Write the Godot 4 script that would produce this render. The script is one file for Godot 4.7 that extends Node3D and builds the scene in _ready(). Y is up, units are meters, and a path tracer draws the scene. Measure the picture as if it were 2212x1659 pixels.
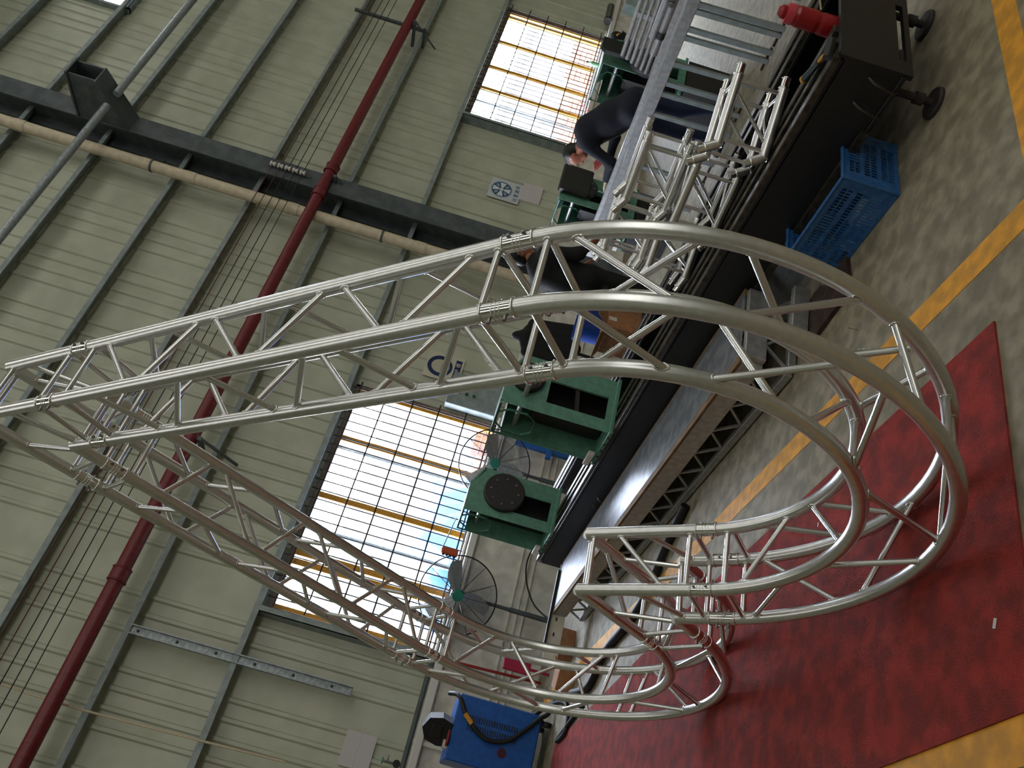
extends Node3D

var M := {}
var used := {}

func _ready():
	# ---- camera: the phone was held on its side, so the picture is rolled ----
	var cam := Camera3D.new()
	cam.name = "camera"
	cam.transform = Transform3D(Basis(Vector3(0.216907, -0.957071, 0.192268), Vector3(0.792585, 0.287639, 0.537654), Vector3(-0.569877, 0.035768, 0.820951)), Vector3(0, 1.6, 0))
	cam.fov = 49.06
	cam.near = 0.05
	cam.far = 200.0
	cam.current = true
	add_child(cam)
	# ---- overcast sky and exposure ----
	var we := WorldEnvironment.new()
	we.name = "environment"
	var env := Environment.new()
	var sm := ProceduralSkyMaterial.new()
	sm.sky_top_color = Color(0.86, 0.91, 1.0)
	sm.sky_horizon_color = Color(0.97, 0.98, 1.0)
	sm.ground_bottom_color = Color(0.45, 0.45, 0.44)
	sm.ground_horizon_color = Color(0.6, 0.6, 0.59)
	sm.sky_energy_multiplier = 7.0
	sm.ground_energy_multiplier = 1.5
	var sky := Sky.new()
	sky.sky_material = sm
	env.sky = sky
	env.background_mode = Environment.BG_SKY
	env.tonemap_mode = Environment.TONE_MAPPER_LINEAR
	env.tonemap_exposure = 0.56
	env.sdfgi_enabled = true
	env.ssao_enabled = true
	env.ssil_enabled = true
	we.environment = env
	add_child(we)
	# ---- daylight through the skylights of the roof: x, z, length along z, strength ----
	for s in SKYLIGHTS:
		var l := AreaLight3D.new()
		l.name = "skylight_daylight"
		l.area_size = Vector2(1.2, s[2])
		l.area_normalize_energy = true
		l.light_energy = s[3] * 1.2 * s[2]
		l.light_color = Color(1.0, 0.985, 0.95)
		l.area_range = 60.0
		l.area_attenuation = 2.0
		l.shadow_enabled = true
		l.transform = Transform3D(Basis(Vector3.RIGHT, -PI / 2), Vector3(s[0], 11.5, s[1]))
		add_child(l, true)
	# ---- unseen fill light added behind the camera to brighten the far wall ----
	var bl := AreaLight3D.new()
	bl.name = "added_band_fill"
	bl.area_size = Vector2(BAND[2], BAND[3])
	bl.area_normalize_energy = true
	bl.light_energy = BAND[4] * BAND[2] * BAND[3]
	bl.light_color = Color(1.0, 0.985, 0.95)
	bl.area_range = 60.0
	bl.area_attenuation = 2.0
	bl.shadow_enabled = true
	bl.position = Vector3(BAND[0], BAND[1], 9.85)
	add_child(bl, true)
	materials()
	setting()
	outside()
	wall_fittings()
	heart()
	machine_bed()
	for h in [[-5.3, 0], [-7.25, 1]]:
		machine_head(h)
	jig_table()
	roller_table()
	truss_pieces()
	near_small_things()
	far_small_things()
	worker_bending()
	worker_standing()

const SKYLIGHTS := [[-3.0, -1.0, 15.0, 1.2], [2.6, -0.5, 15.0, 1.2], [8.2, -1.0, 15.0, 1.2], [13.8, -1.0, 15.0, 1.2]]
const BAND := [6.0, 7.0, 22.0, 3.0, 1.2]  # added fill light band behind the camera: centre, size, strength

# ------------------------------------------------------------------ naming
func numbered(parent: Node, called: String) -> String:
	var k := str(parent.get_instance_id()) + called
	var n: int = used.get(k, 0)
	used[k] = n + 1
	return called if n == 0 else "%s_%03d" % [called, n]

func thing(called, label, category, at := Vector3.ZERO, basis := Basis(), group := "") -> Node3D:
	var o := Node3D.new()
	o.name = numbered(self, called)
	o.transform = Transform3D(basis, at)
	add_child(o, true)
	tag(o, label, category, group)
	return o

func tag(o, label, category, group := ""):
	o.set_meta("label", label)
	o.set_meta("category", category)
	if group != "":
		o.set_meta("group", group)

func struct(called, parent = null) -> Node3D:
	var o := Node3D.new()
	var p = self if parent == null else parent
	o.name = numbered(p, called)
	p.add_child(o, true)
	if parent == null:
		o.set_meta("kind", "structure")
	return o

func put(called, st, m, parent = null, label := "") -> MeshInstance3D:
	var p = self if parent == null else parent
	var o := MeshInstance3D.new()
	o.name = numbered(p, called)
	if st is SurfaceTool:
		st.generate_normals()
		o.mesh = st.commit()
	else:
		o.mesh = st
	if m != null and o.mesh.get_surface_count() > 0:
		o.mesh.surface_set_material(0, m)
	p.add_child(o, true)
	if label != "":
		o.set_meta("label", label)
	return o

# ------------------------------------------------------------------ shapes
func ns() -> SurfaceTool:
	var st := SurfaceTool.new()
	st.begin(Mesh.PRIMITIVE_TRIANGLES)
	return st

func tri(st, a, b, c):
	st.add_vertex(a)
	st.add_vertex(c)
	st.add_vertex(b)

func face(st, pts, ctr):
	# a convex flat face turned away from ctr
	st.set_smooth_group(-1)
	var n := Vector3.ZERO
	var mid := Vector3.ZERO
	for i in pts.size():
		mid += pts[i]
		n += (pts[i] - pts[0]).cross(pts[(i + 1) % pts.size()] - pts[0])
	mid /= pts.size()
	var flip: bool = n.dot(mid - ctr) < 0
	for i in range(1, pts.size() - 1):
		if flip:
			tri(st, pts[0], pts[i + 1], pts[i])
		else:
			tri(st, pts[0], pts[i], pts[i + 1])

func box(st, c: Vector3, s: Vector3, b := Basis(), ch := 0.0):
	var h := s / 2
	ch = minf(ch, minf(h.x, minf(h.y, h.z)) * 0.9)
	if ch <= 0.0:
		for ax in 3:
			for sg in [-1, 1]:
				var p := []
				for k in [[-1, -1], [1, -1], [1, 1], [-1, 1]]:
					var v := Vector3.ZERO
					v[ax] = sg * h[ax]
					v[(ax + 1) % 3] = k[0] * h[(ax + 1) % 3]
					v[(ax + 2) % 3] = k[1] * h[(ax + 2) % 3]
					p.append(c + b * v)
				face(st, p, c)
		return
	var V := func(sx, sy, sz, full): 
		var v := Vector3(sx * (h.x - ch), sy * (h.y - ch), sz * (h.z - ch))
		v[full] = [sx, sy, sz][full] * h[full]
		return c + b * v
	for ax in 3:
		for sg in [-1, 1]:
			var p := []
			for k in [[-1, -1], [1, -1], [1, 1], [-1, 1]]:
				var s3 := [0, 0, 0]
				s3[ax] = sg
				s3[(ax + 1) % 3] = k[0]
				s3[(ax + 2) % 3] = k[1]
				p.append(V.call(s3[0], s3[1], s3[2], ax))
			face(st, p, c)
		for k in [[-1, -1], [1, -1], [1, 1], [-1, 1]]:
			var u := (ax + 1) % 3
			var w := (ax + 2) % 3
			var s1 := [0, 0, 0]
			s1[u] = k[0]
			s1[w] = k[1]
			var s2 := s1.duplicate()
			s1[ax] = -1
			s2[ax] = 1
			face(st, [V.call(s1[0], s1[1], s1[2], u), V.call(s2[0], s2[1], s2[2], u), V.call(s2[0], s2[1], s2[2], w), V.call(s1[0], s1[1], s1[2], w)], c)
	for sx in [-1, 1]:
		for sy in [-1, 1]:
			for sz in [-1, 1]:
				face(st, [V.call(sx, sy, sz, 0), V.call(sx, sy, sz, 1), V.call(sx, sy, sz, 2)], c)

func bar(st, a: Vector3, b: Vector3, w: float, t: float, up := Vector3.UP, ch := 0.0):
	# a square bar from a to b
	var z := (b - a).normalized()
	if absf(z.dot(up)) > 0.98:
		up = Vector3.RIGHT
	var x := up.cross(z).normalized()
	box(st, (a + b) / 2, Vector3(w, t, a.distance_to(b)), Basis(x, z.cross(x), z), ch)

func side(v: Vector3) -> Vector3:
	return v.cross(Vector3.UP if absf(v.y) < 0.9 else Vector3.RIGHT).normalized()

func sweep(st, pts, r, n := 12, cap := true, closed := false, r2 := -1.0):
	var count: int = pts.size()
	var rings := []
	var x := Vector3.ZERO
	for i in count:
		var t: Vector3
		if closed:
			t = (pts[(i + 1) % count] - pts[(i + count - 1) % count]).normalized()
		else:
			t = (pts[mini(i + 1, count - 1)] - pts[maxi(i - 1, 0)]).normalized()
		x = side(t) if i == 0 else (x - t * x.dot(t)).normalized()
		var y := t.cross(x)
		var ring := []
		var rr: float = r if r2 < 0 else lerpf(r, r2, float(i) / (count - 1))
		for k in n:
			var a := TAU * k / n
			ring.append(pts[i] + (x * cos(a) + y * sin(a)) * rr)
		rings.append(ring)
	st.set_smooth_group(1)
	for i in (count if closed else count - 1):
		var A = rings[i]
		var B = rings[(i + 1) % count]
		for k in n:
			var k2 := (k + 1) % n
			tri(st, A[k], A[k2], B[k2])
			tri(st, A[k], B[k2], B[k])
	if cap and not closed:
		face(st, rings[0], rings[1][0] * 0.5 + rings[1][n / 2] * 0.5)
		face(st, rings[count - 1], rings[count - 2][0] * 0.5 + rings[count - 2][n / 2] * 0.5)

func tube(st, a: Vector3, b: Vector3, r: float, n := 12, cap := true, r2 := -1.0):
	sweep(st, [a, b], r, n, cap, false, r2)

func torus(st, c: Vector3, axis: Vector3, R: float, r: float, n := 24, m := 6, squash := 1.0):
	var x := side(axis.normalized())
	var y := axis.normalized().cross(x)
	var p := []
	for i in n:
		var a := TAU * i / n
		p.append(c + (x * cos(a) + y * sin(a) * squash) * R)
	sweep(st, p, r, m, false, true)

func lathe(st, prof, xf := Transform3D(), n := 24):
	# prof: Vector2(radius, height) from bottom to top
	st.set_smooth_group(1)
	for i in prof.size() - 1:
		st.set_smooth_group(i + 2)
		var p: Vector2 = prof[i]
		var q: Vector2 = prof[i + 1]
		for k in n:
			var a := TAU * k / n
			var b := TAU * (k + 1) / n
			var A := xf * Vector3(p.x * cos(a), p.y, p.x * sin(a))
			var B := xf * Vector3(p.x * cos(b), p.y, p.x * sin(b))
			var C := xf * Vector3(q.x * cos(b), q.y, q.x * sin(b))
			var D := xf * Vector3(q.x * cos(a), q.y, q.x * sin(a))
			if p.x > 1e-5:
				tri(st, A, C, B)
			if q.x > 1e-5:
				tri(st, A, D, C)

func disc(st, c: Vector3, axis: Vector3, r: float, t: float, n := 28, ch := 0.004):
	# a round plate whose back is at c
	var y := axis.normalized()
	var x := side(y)
	lathe(st, [Vector2(0, 0), Vector2(r, 0), Vector2(r, t - ch), Vector2(r - ch, t), Vector2(0, t)], Transform3D(Basis(x, y, x.cross(y)), c), n)

func prism(st, poly, d0: float, d1: float, xf := Transform3D(), hole = null):
	# an outline in x,y pushed along z, with one hole if wanted
	var P := PackedVector2Array(poly)
	if Geometry2D.is_polygon_clockwise(P):
		P.reverse()
	var loops := [P]
	var flat := P
	if hole != null:
		var H := PackedVector2Array(hole)
		if not Geometry2D.is_polygon_clockwise(H):
			H.reverse()
		loops.append(H)
		var best := 1e9
		var bi := 0
		var bj := 0
		for i in P.size():
			for j in H.size():
				if P[i].distance_to(H[j]) < best:
					best = P[i].distance_to(H[j])
					bi = i
					bj = j
		flat = PackedVector2Array()
		for i in P.size() + 1:
			flat.append(P[(bi + i) % P.size()])
		for j in H.size() + 1:
			flat.append(H[(bj + j) % H.size()] + Vector2(1e-5, 1e-5) * (1 if j == H.size() else 0))
	st.set_smooth_group(-1)
	var idx := Geometry2D.triangulate_polygon(flat)
	for i in range(0, idx.size(), 3):
		var a := flat[idx[i]]
		var b := flat[idx[i + 1]]
		var c := flat[idx[i + 2]]
		if (b - a).cross(c - a) < 0:
			var t := b
			b = c
			c = t
		var hi := maxf(d0, d1)
		var lo := minf(d0, d1)
		tri(st, xf * Vector3(a.x, a.y, hi), xf * Vector3(b.x, b.y, hi), xf * Vector3(c.x, c.y, hi))
		tri(st, xf * Vector3(a.x, a.y, lo), xf * Vector3(c.x, c.y, lo), xf * Vector3(b.x, b.y, lo))
	for L in loops:
		for i in L.size():
			var a: Vector2 = L[i]
			var b: Vector2 = L[(i + 1) % L.size()]
			var hi := maxf(d0, d1)
			var lo := minf(d0, d1)
			tri(st, xf * Vector3(a.x, a.y, lo), xf * Vector3(b.x, b.y, lo), xf * Vector3(b.x, b.y, hi))
			tri(st, xf * Vector3(a.x, a.y, lo), xf * Vector3(b.x, b.y, hi), xf * Vector3(a.x, a.y, hi))

func curve(pts, steps := 8) -> Array:
	# a smooth line through the points
	var out := []
	for i in pts.size() - 1:
		var a: Vector3 = pts[maxi(i - 1, 0)]
		var b: Vector3 = pts[i]
		var c: Vector3 = pts[i + 1]
		var d: Vector3 = pts[mini(i + 2, pts.size() - 1)]
		for k in steps:
			out.append(b.cubic_interpolate(c, a, d, float(k) / steps))
	out.append(pts[pts.size() - 1])
	return out

# ------------------------------------------------------------------ materials
func flatmat(c: Color, rough := 0.6, metal := 0.0) -> StandardMaterial3D:
	var m := StandardMaterial3D.new()
	m.albedo_color = c
	m.roughness = rough
	m.metallic = metal
	return m

func noise_tex(c1: Color, c2: Color, freq: float, oct := 4, seed_n := 1, size := 512, lo := 0.25, hi := 0.75) -> NoiseTexture2D:
	var n := FastNoiseLite.new()
	n.noise_type = FastNoiseLite.TYPE_SIMPLEX_SMOOTH
	n.seed = seed_n
	n.frequency = freq
	n.fractal_octaves = oct
	var g := Gradient.new()
	g.offsets = PackedFloat32Array([lo, hi])
	g.colors = PackedColorArray([c1, c2])
	var t := NoiseTexture2D.new()
	t.width = size
	t.height = size
	t.seamless = true
	t.noise = n
	t.color_ramp = g
	return t

func nmat(c1: Color, c2: Color, size_m: float, rough := 0.7, metal := 0.0, freq := 0.012, oct := 5, seed_n := 1) -> StandardMaterial3D:
	var m := flatmat(Color.WHITE, rough, metal)
	m.albedo_texture = noise_tex(c1, c2, freq, oct, seed_n)
	m.uv1_triplanar = true
	m.uv1_world_triplanar = true
	m.uv1_scale = Vector3.ONE / size_m
	return m

func relief(m: StandardMaterial3D, size_m: float, cm: float, freq := 0.05, oct := 3):
	m.heightmap_enabled = true
	m.heightmap_scale = cm
	m.heightmap_texture = noise_tex(Color.BLACK, Color.WHITE, freq, oct, 9)

func materials():
	M.daylight = flatmat(Color(0.85, 0.87, 0.86), 0.5)
	M.daylight.emission_enabled = true
	M.daylight.emission = Color(0.95, 0.97, 1.0)
	M.daylight.emission_energy_multiplier = 1.0
	M.sheet = nmat(Color(0.67, 0.68, 0.60), Color(0.71, 0.72, 0.645), 3.0, 0.42)
	M.girt = nmat(Color(0.48, 0.52, 0.52), Color(0.55, 0.59, 0.59), 1.0, 0.5, 0.1)
	M.column = nmat(Color(0.25, 0.275, 0.285), Color(0.31, 0.34, 0.35), 1.5, 0.55)
	M.galv = nmat(Color(0.50, 0.53, 0.54), Color(0.62, 0.65, 0.66), 0.4, 0.45, 0.4)
	M.pvc = nmat(Color(0.72, 0.67, 0.57), Color(0.80, 0.75, 0.65), 0.8, 0.45)
	M.redpipe = nmat(Color(0.36, 0.07, 0.10), Color(0.44, 0.10, 0.13), 0.5, 0.45)
	M.plaster = nmat(Color(0.76, 0.74, 0.70), Color(0.86, 0.84, 0.80), 1.6, 0.85)
	M.white = flatmat(Color(0.80, 0.79, 0.76), 0.6)
	M.concrete = nmat(Color(0.43, 0.40, 0.325), Color(0.55, 0.515, 0.43), 1.3, 0.75, 0.0, 0.018, 6)
	relief(M.concrete, 1.3, 0.1)
	M.carpet = nmat(Color(0.44, 0.13, 0.11), Color(0.58, 0.165, 0.13), 0.9, 0.95)
	relief(M.carpet, 0.9, 0.35, 0.35, 2)
	M.yellow = nmat(Color(0.72, 0.51, 0.15), Color(0.86, 0.60, 0.15), 0.9, 0.7, 0.0, 0.015)
	M.redline = nmat(Color(0.50, 0.13, 0.10), Color(0.58, 0.17, 0.13), 0.5, 0.8)
	M.frame = nmat(Color(0.33, 0.28, 0.24), Color(0.42, 0.36, 0.31), 0.5, 0.6)
	M.sash = nmat(Color(0.70, 0.48, 0.08), Color(0.80, 0.57, 0.12), 0.25, 0.5)
	M.grille = flatmat(Color(0.16, 0.14, 0.13), 0.6, 0.3)
	M.glass = flatmat(Color(0.9, 0.95, 0.95, 0.08), 0.05)
	M.glass.transparency = BaseMaterial3D.TRANSPARENCY_ALPHA
	M.alu = nmat(Color(0.86, 0.86, 0.855), Color(0.9, 0.9, 0.895), 0.2, 0.32, 1.0)
	M.brace = flatmat(Color(0.87, 0.87, 0.87), 0.26, 1.0)
	M.polished = flatmat(Color(0.92, 0.92, 0.92), 0.1, 1.0)
	M.weld = flatmat(Color(0.90, 0.90, 0.89), 0.2, 1.0)
	M.pin = flatmat(Color(0.55, 0.55, 0.55), 0.3, 1.0)
	M.dullalu = nmat(Color(0.62, 0.62, 0.62), Color(0.7, 0.7, 0.7), 0.4, 0.42, 0.6)
	M.green = nmat(Color(0.33, 0.50, 0.43), Color(0.37, 0.56, 0.48), 0.5, 0.5)
	M.greendark = nmat(Color(0.07, 0.14, 0.12), Color(0.10, 0.18, 0.15), 0.4, 0.55)
	M.black = nmat(Color(0.035, 0.037, 0.042), Color(0.06, 0.06, 0.065), 0.6, 0.5)
	M.rail = nmat(Color(0.22, 0.20, 0.17), Color(0.34, 0.31, 0.27), 0.5, 0.4, 0.6)
	M.steel = nmat(Color(0.45, 0.45, 0.45), Color(0.6, 0.6, 0.6), 0.3, 0.3, 1.0)
	M.rust = nmat(Color(0.11, 0.09, 0.085), Color(0.17, 0.14, 0.13), 0.25, 0.6)
	M.cast = nmat(Color(0.085, 0.075, 0.075), Color(0.13, 0.115, 0.11), 0.3, 0.5)
	M.sheetmetal = nmat(Color(0.42, 0.43, 0.44), Color(0.56, 0.57, 0.58), 0.9, 0.4, 0.45)
	M.wood = nmat(Color(0.35, 0.25, 0.13), Color(0.5, 0.38, 0.22), 0.5, 0.8)
	M.wood.uv1_scale = Vector3(8, 8, 0.7)
	M.darkwood = nmat(Color(0.15, 0.10, 0.085), Color(0.24, 0.17, 0.14), 0.5, 0.75)
	M.crate = nmat(Color(0.14, 0.33, 0.55), Color(0.19, 0.40, 0.62), 0.3, 0.4)
	M.blue = nmat(Color(0.02, 0.30, 0.60), Color(0.035, 0.34, 0.66), 0.5, 0.4)
	M.rubber = flatmat(Color(0.03, 0.03, 0.033), 0.6)
	M.cloth = nmat(Color(0.035, 0.05, 0.10), Color(0.06, 0.08, 0.15), 0.3, 0.9)
	M.blackcloth = nmat(Color(0.018, 0.019, 0.025), Color(0.035, 0.036, 0.045), 0.3, 0.9)
	M.jeans = nmat(Color(0.07, 0.11, 0.21), Color(0.11, 0.16, 0.29), 0.12, 0.9)
	M.skin = flatmat(Color(0.62, 0.38, 0.28), 0.55)
	M.hair = flatmat(Color(0.025, 0.02, 0.02), 0.6)
	M.glove = nmat(Color(0.72, 0.66, 0.56), Color(0.8, 0.75, 0.66), 0.1, 0.95)
	M.card = nmat(Color(0.55, 0.38, 0.25), Color(0.62, 0.44, 0.30), 0.4, 0.85)
	M.paper = flatmat(Color(0.78, 0.77, 0.76), 0.85)
	M.fanwire = flatmat(Color(0.035, 0.04, 0.04), 0.4, 0.4)
	M.hub = flatmat(Color(0.02, 0.42, 0.36), 0.4)
	M.redplastic = flatmat(Color(0.55, 0.06, 0.09), 0.3)
	M.pinkplastic = flatmat(Color(0.75, 0.25, 0.31), 0.35)

# ------------------------------------------------------------------ the hall
const WZ := -9.8

func setting():
	var fl := struct("floor")
	var st := ns()
	box(st, Vector3(6, -0.1, 0), Vector3(30, 0.2, 20.4))
	put("concrete_slab", st, M.concrete, fl)
	# painted lines
	for r in [[2.40, 2.525, -9.0, -1.54], [0.73, 0.862, -9.0, 1.0]]:
		st = ns()
		box(st, Vector3((r[0] + r[1]) / 2, 0.001, (r[2] + r[3]) / 2), Vector3(r[1] - r[0], 0.002, r[3] - r[2]))
		put("painted_line", st, M.yellow, fl)
	st = ns()
	box(st, Vector3(4.9, 0.001, -1.6), Vector3(4.745, 0.002, 0.115))
	put("painted_line", st, M.yellow, fl)
	st = ns()
	box(st, Vector3(6.36, 0.001, -4.7), Vector3(0.28, 0.002, 8.4))
	put("painted_line", st, M.redline, fl)
	# far wall of ribbed sheets, one sheet a metre wide, cut round the windows
	var wall := struct("wall_far")
	var edges := [-9.0]
	var x := -8.0
	while x < 20.5:
		edges.append(x)
		x += 1.0
	for e in [2.82, 6.05, 11.9, 15.5, 11.97, 13.97]:
		edges.append(e)
	edges.append(21.0)
	edges.sort()
	for i in edges.size() - 1:
		var a: float = edges[i]
		var b: float = edges[i + 1]
		if b - a < 0.01:
			continue
		var mid := (a + b) / 2
		var spans := [[1.0, 12.0]]
		if mid > 2.82 and mid < 6.05:
			spans = [[1.0, 1.2], [3.2, 12.0]]
		elif mid > 11.9 and mid < 15.5:
			spans = [[1.0, 1.2], [3.22, 12.0]]
			if mid > 11.97 and mid < 13.97:
				spans = [[1.0, 1.2], [3.22, 9.3], [10.9, 12.0]]
		for s in spans:
			put("cladding_sheet", ribbed(a, b, s[0], s[1]), M.sheet, wall)
	for y in [4.46, 5.69, 6.84, 8.08, 9.3, 10.5]:
		put("girt", girt(-9.0, 21.0, y), M.girt, wall)
	for g in [[-9.0, 2.17], [2.17, 21.0]]:
		put("girt", girt(g[0], g[1], 3.27), M.girt, wall)
	st = ns()
	for z in [[0.0, 0.02]]:
		box(st, Vector3(2.17, 3.2, WZ + 0.19), Vector3(0.1, 2.45, 0.03), Basis(), 0.004)
		box(st, Vector3(2.215, 3.2, WZ + 0.22), Vector3(0.012, 2.45, 0.05))
		box(st, Vector3(2.125, 3.2, WZ + 0.22), Vector3(0.012, 2.45, 0.05))
	var ch := put("galvanised_channel", st, M.galv, wall)
	for k in 6:
		var s2 := ns()
		disc(s2, Vector3(2.17, 2.2 + k * 0.43, WZ + 0.205), Vector3.BACK, 0.016, 0.008, 10, 0.002)
		put("bolt", s2, M.rust, ch)
	# plinth with ledge and cable mouldings
	var pl := struct("trim_1")
	st = ns()
	box(st, Vector3(6, 0.55, WZ + 0.06), Vector3(30, 1.1, 0.24))
	put("plinth", st, M.plaster, pl)
	st = ns()
	box(st, Vector3(6, 1.14, WZ + 0.11), Vector3(30, 0.09, 0.36), Basis(), 0.01)
	put("ledge", st, M.white, pl)
	for y in [0.33, 0.41, 0.5]:
		st = ns()
		box(st, Vector3(6, y, WZ + 0.195), Vector3(30, 0.026, 0.03), Basis(), 0.006)
		put("cable_moulding", st, M.plaster, pl)
	# windows
	window(2.82, 6.05, 1.2, 3.2, [2.88, 3.46, 3.58, 4.37, 5.22, 5.98], [3.93, 5.1], 24)
	window(11.9, 15.5, 1.2, 3.22, [11.96, 12.94, 13.6, 14.42, 15.28, 15.42], [12.6], 26)
	var w3 := struct("window_3")
	st = ns()
	box(st, Vector3(12.97, 9.28, WZ + 0.04), Vector3(2.1, 0.06, 0.12))
	box(st, Vector3(12.97, 10.92, WZ + 0.04), Vector3(2.1, 0.06, 0.12))
	box(st, Vector3(11.96, 10.1, WZ + 0.04), Vector3(0.05, 1.7, 0.12))
	box(st, Vector3(13.98, 10.1, WZ + 0.04), Vector3(0.05, 1.7, 0.12))
	put("window_frame", st, M.girt, w3)
	st = ns()
	box(st, Vector3(12.97, 10.1, WZ), Vector3(2.0, 1.6, 0.006))
	put("pane", st, M.glass, w3)
	# the walls behind and beside the camera, and the roof with its skylights
	for w in [["wall_left", Vector3(-8.9, 5.9, 0), Vector3(0.2, 12.2, 20.4)], ["wall_right", Vector3(20.9, 5.9, 0), Vector3(0.2, 12.2, 20.4)]]:
		st = ns()
		box(st, w[1], w[2])
		put(w[0], st, M.sheet).set_meta("kind", "structure")
	var nw := struct("wall_near")
	var y0: float = BAND[1] - BAND[3] / 2
	var y1: float = BAND[1] + BAND[3] / 2
	for r in [[-9.0, 21.0, -0.2, y0], [-9.0, 21.0, y1, 12.0], [-9.0, BAND[0] - BAND[2] / 2, y0, y1], [BAND[0] + BAND[2] / 2, 21.0, y0, y1]]:
		st = ns()
		box(st, Vector3((r[0] + r[1]) / 2, (r[2] + r[3]) / 2, 10.1), Vector3(r[1] - r[0], r[3] - r[2], 0.2))
		put("wall_sheet", st, M.sheet, nw)
	for k in 11:  # unseen glowing panels and bars, added to go with the fill light
		st = ns()
		box(st, Vector3(BAND[0] - BAND[2] / 2 + (k + 0.5) * BAND[2] / 11, BAND[1], 10.05), Vector3(BAND[2] / 11 - 0.06, BAND[3], 0.02))
		put("added_glow_panel", st, M.daylight, nw)
		st = ns()
		box(st, Vector3(BAND[0] - BAND[2] / 2 + k * BAND[2] / 11, BAND[1], 10.06), Vector3(0.06, BAND[3], 0.08))
		put("added_glazing_bar", st, M.girt, nw)
	var ce := struct("ceiling")
	var xs := [-9.0]
	for s in SKYLIGHTS:
		xs.append(s[0] - 0.6)
		xs.append(s[0] + 0.6)
	xs.append(21.0)
	for i in xs.size() - 1:
		st = ns()
		if i % 2 == 0:
			box(st, Vector3((xs[i] + xs[i + 1]) / 2, 11.75, 0.1), Vector3(xs[i + 1] - xs[i], 0.2, 20.6))
			put("roof_sheet", st, M.sheet, ce)
		else:
			var s = SKYLIGHTS[i / 2]
			var z0: float = s[1] - s[2] / 2
			var z1: float = s[1] + s[2] / 2
			box(st, Vector3(s[0], 11.75, (-10.2 + z0) / 2), Vector3(1.2, 0.2, z0 + 10.2))
			put("roof_sheet", st, M.sheet, ce)
			st = ns()
			box(st, Vector3(s[0], 11.75, (10.4 + z1) / 2), Vector3(1.2, 0.2, 10.4 - z1))
			put("roof_sheet", st, M.sheet, ce)
			st = ns()
			box(st, Vector3(s[0], 11.72, s[1]), Vector3(1.2, 0.02, s[2]))
			put("skylight_panel", st, M.daylight, ce)

func ribbed(a: float, b: float, y0: float, y1: float) -> SurfaceTool:
	# outline across the sheet, pushed upwards
	var p := [Vector2(a, -0.012)]
	var k := int(ceil((a - 0.03) / 0.2))
	while k * 0.2 < b - 0.03:
		var c := k * 0.2
		if c - 0.037 > a and c + 0.037 < b:
			p.append(Vector2(c - 0.036, 0.0))
			p.append(Vector2(c - 0.018, 0.026))
			p.append(Vector2(c + 0.018, 0.026))
			p.append(Vector2(c + 0.036, 0.0))
		k += 1
	p.insert(1, Vector2(a, 0.0))
	p.append(Vector2(b, 0.0))
	p.append(Vector2(b, -0.012))
	var st := ns()
	prism(st, p, -y1, -y0, Transform3D(Basis(Vector3.RIGHT, Vector3.BACK, Vector3.DOWN), Vector3(0, 0, WZ)))
	return st

func girt(x0: float, x1: float, y: float) -> SurfaceTool:
	var st := ns()
	var l := x1 - x0
	var c := (x0 + x1) / 2
	box(st, Vector3(c, y + 0.03, WZ + 0.12), Vector3(l, 0.006, 0.2))
	box(st, Vector3(c, y, WZ + 0.22), Vector3(l, 0.066, 0.006))
	box(st, Vector3(c, y - 0.03, WZ + 0.205), Vector3(l, 0.006, 0.03))
	box(st, Vector3(c, y + 0.05, WZ + 0.028), Vector3(l, 0.04, 0.004))
	return st

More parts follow.
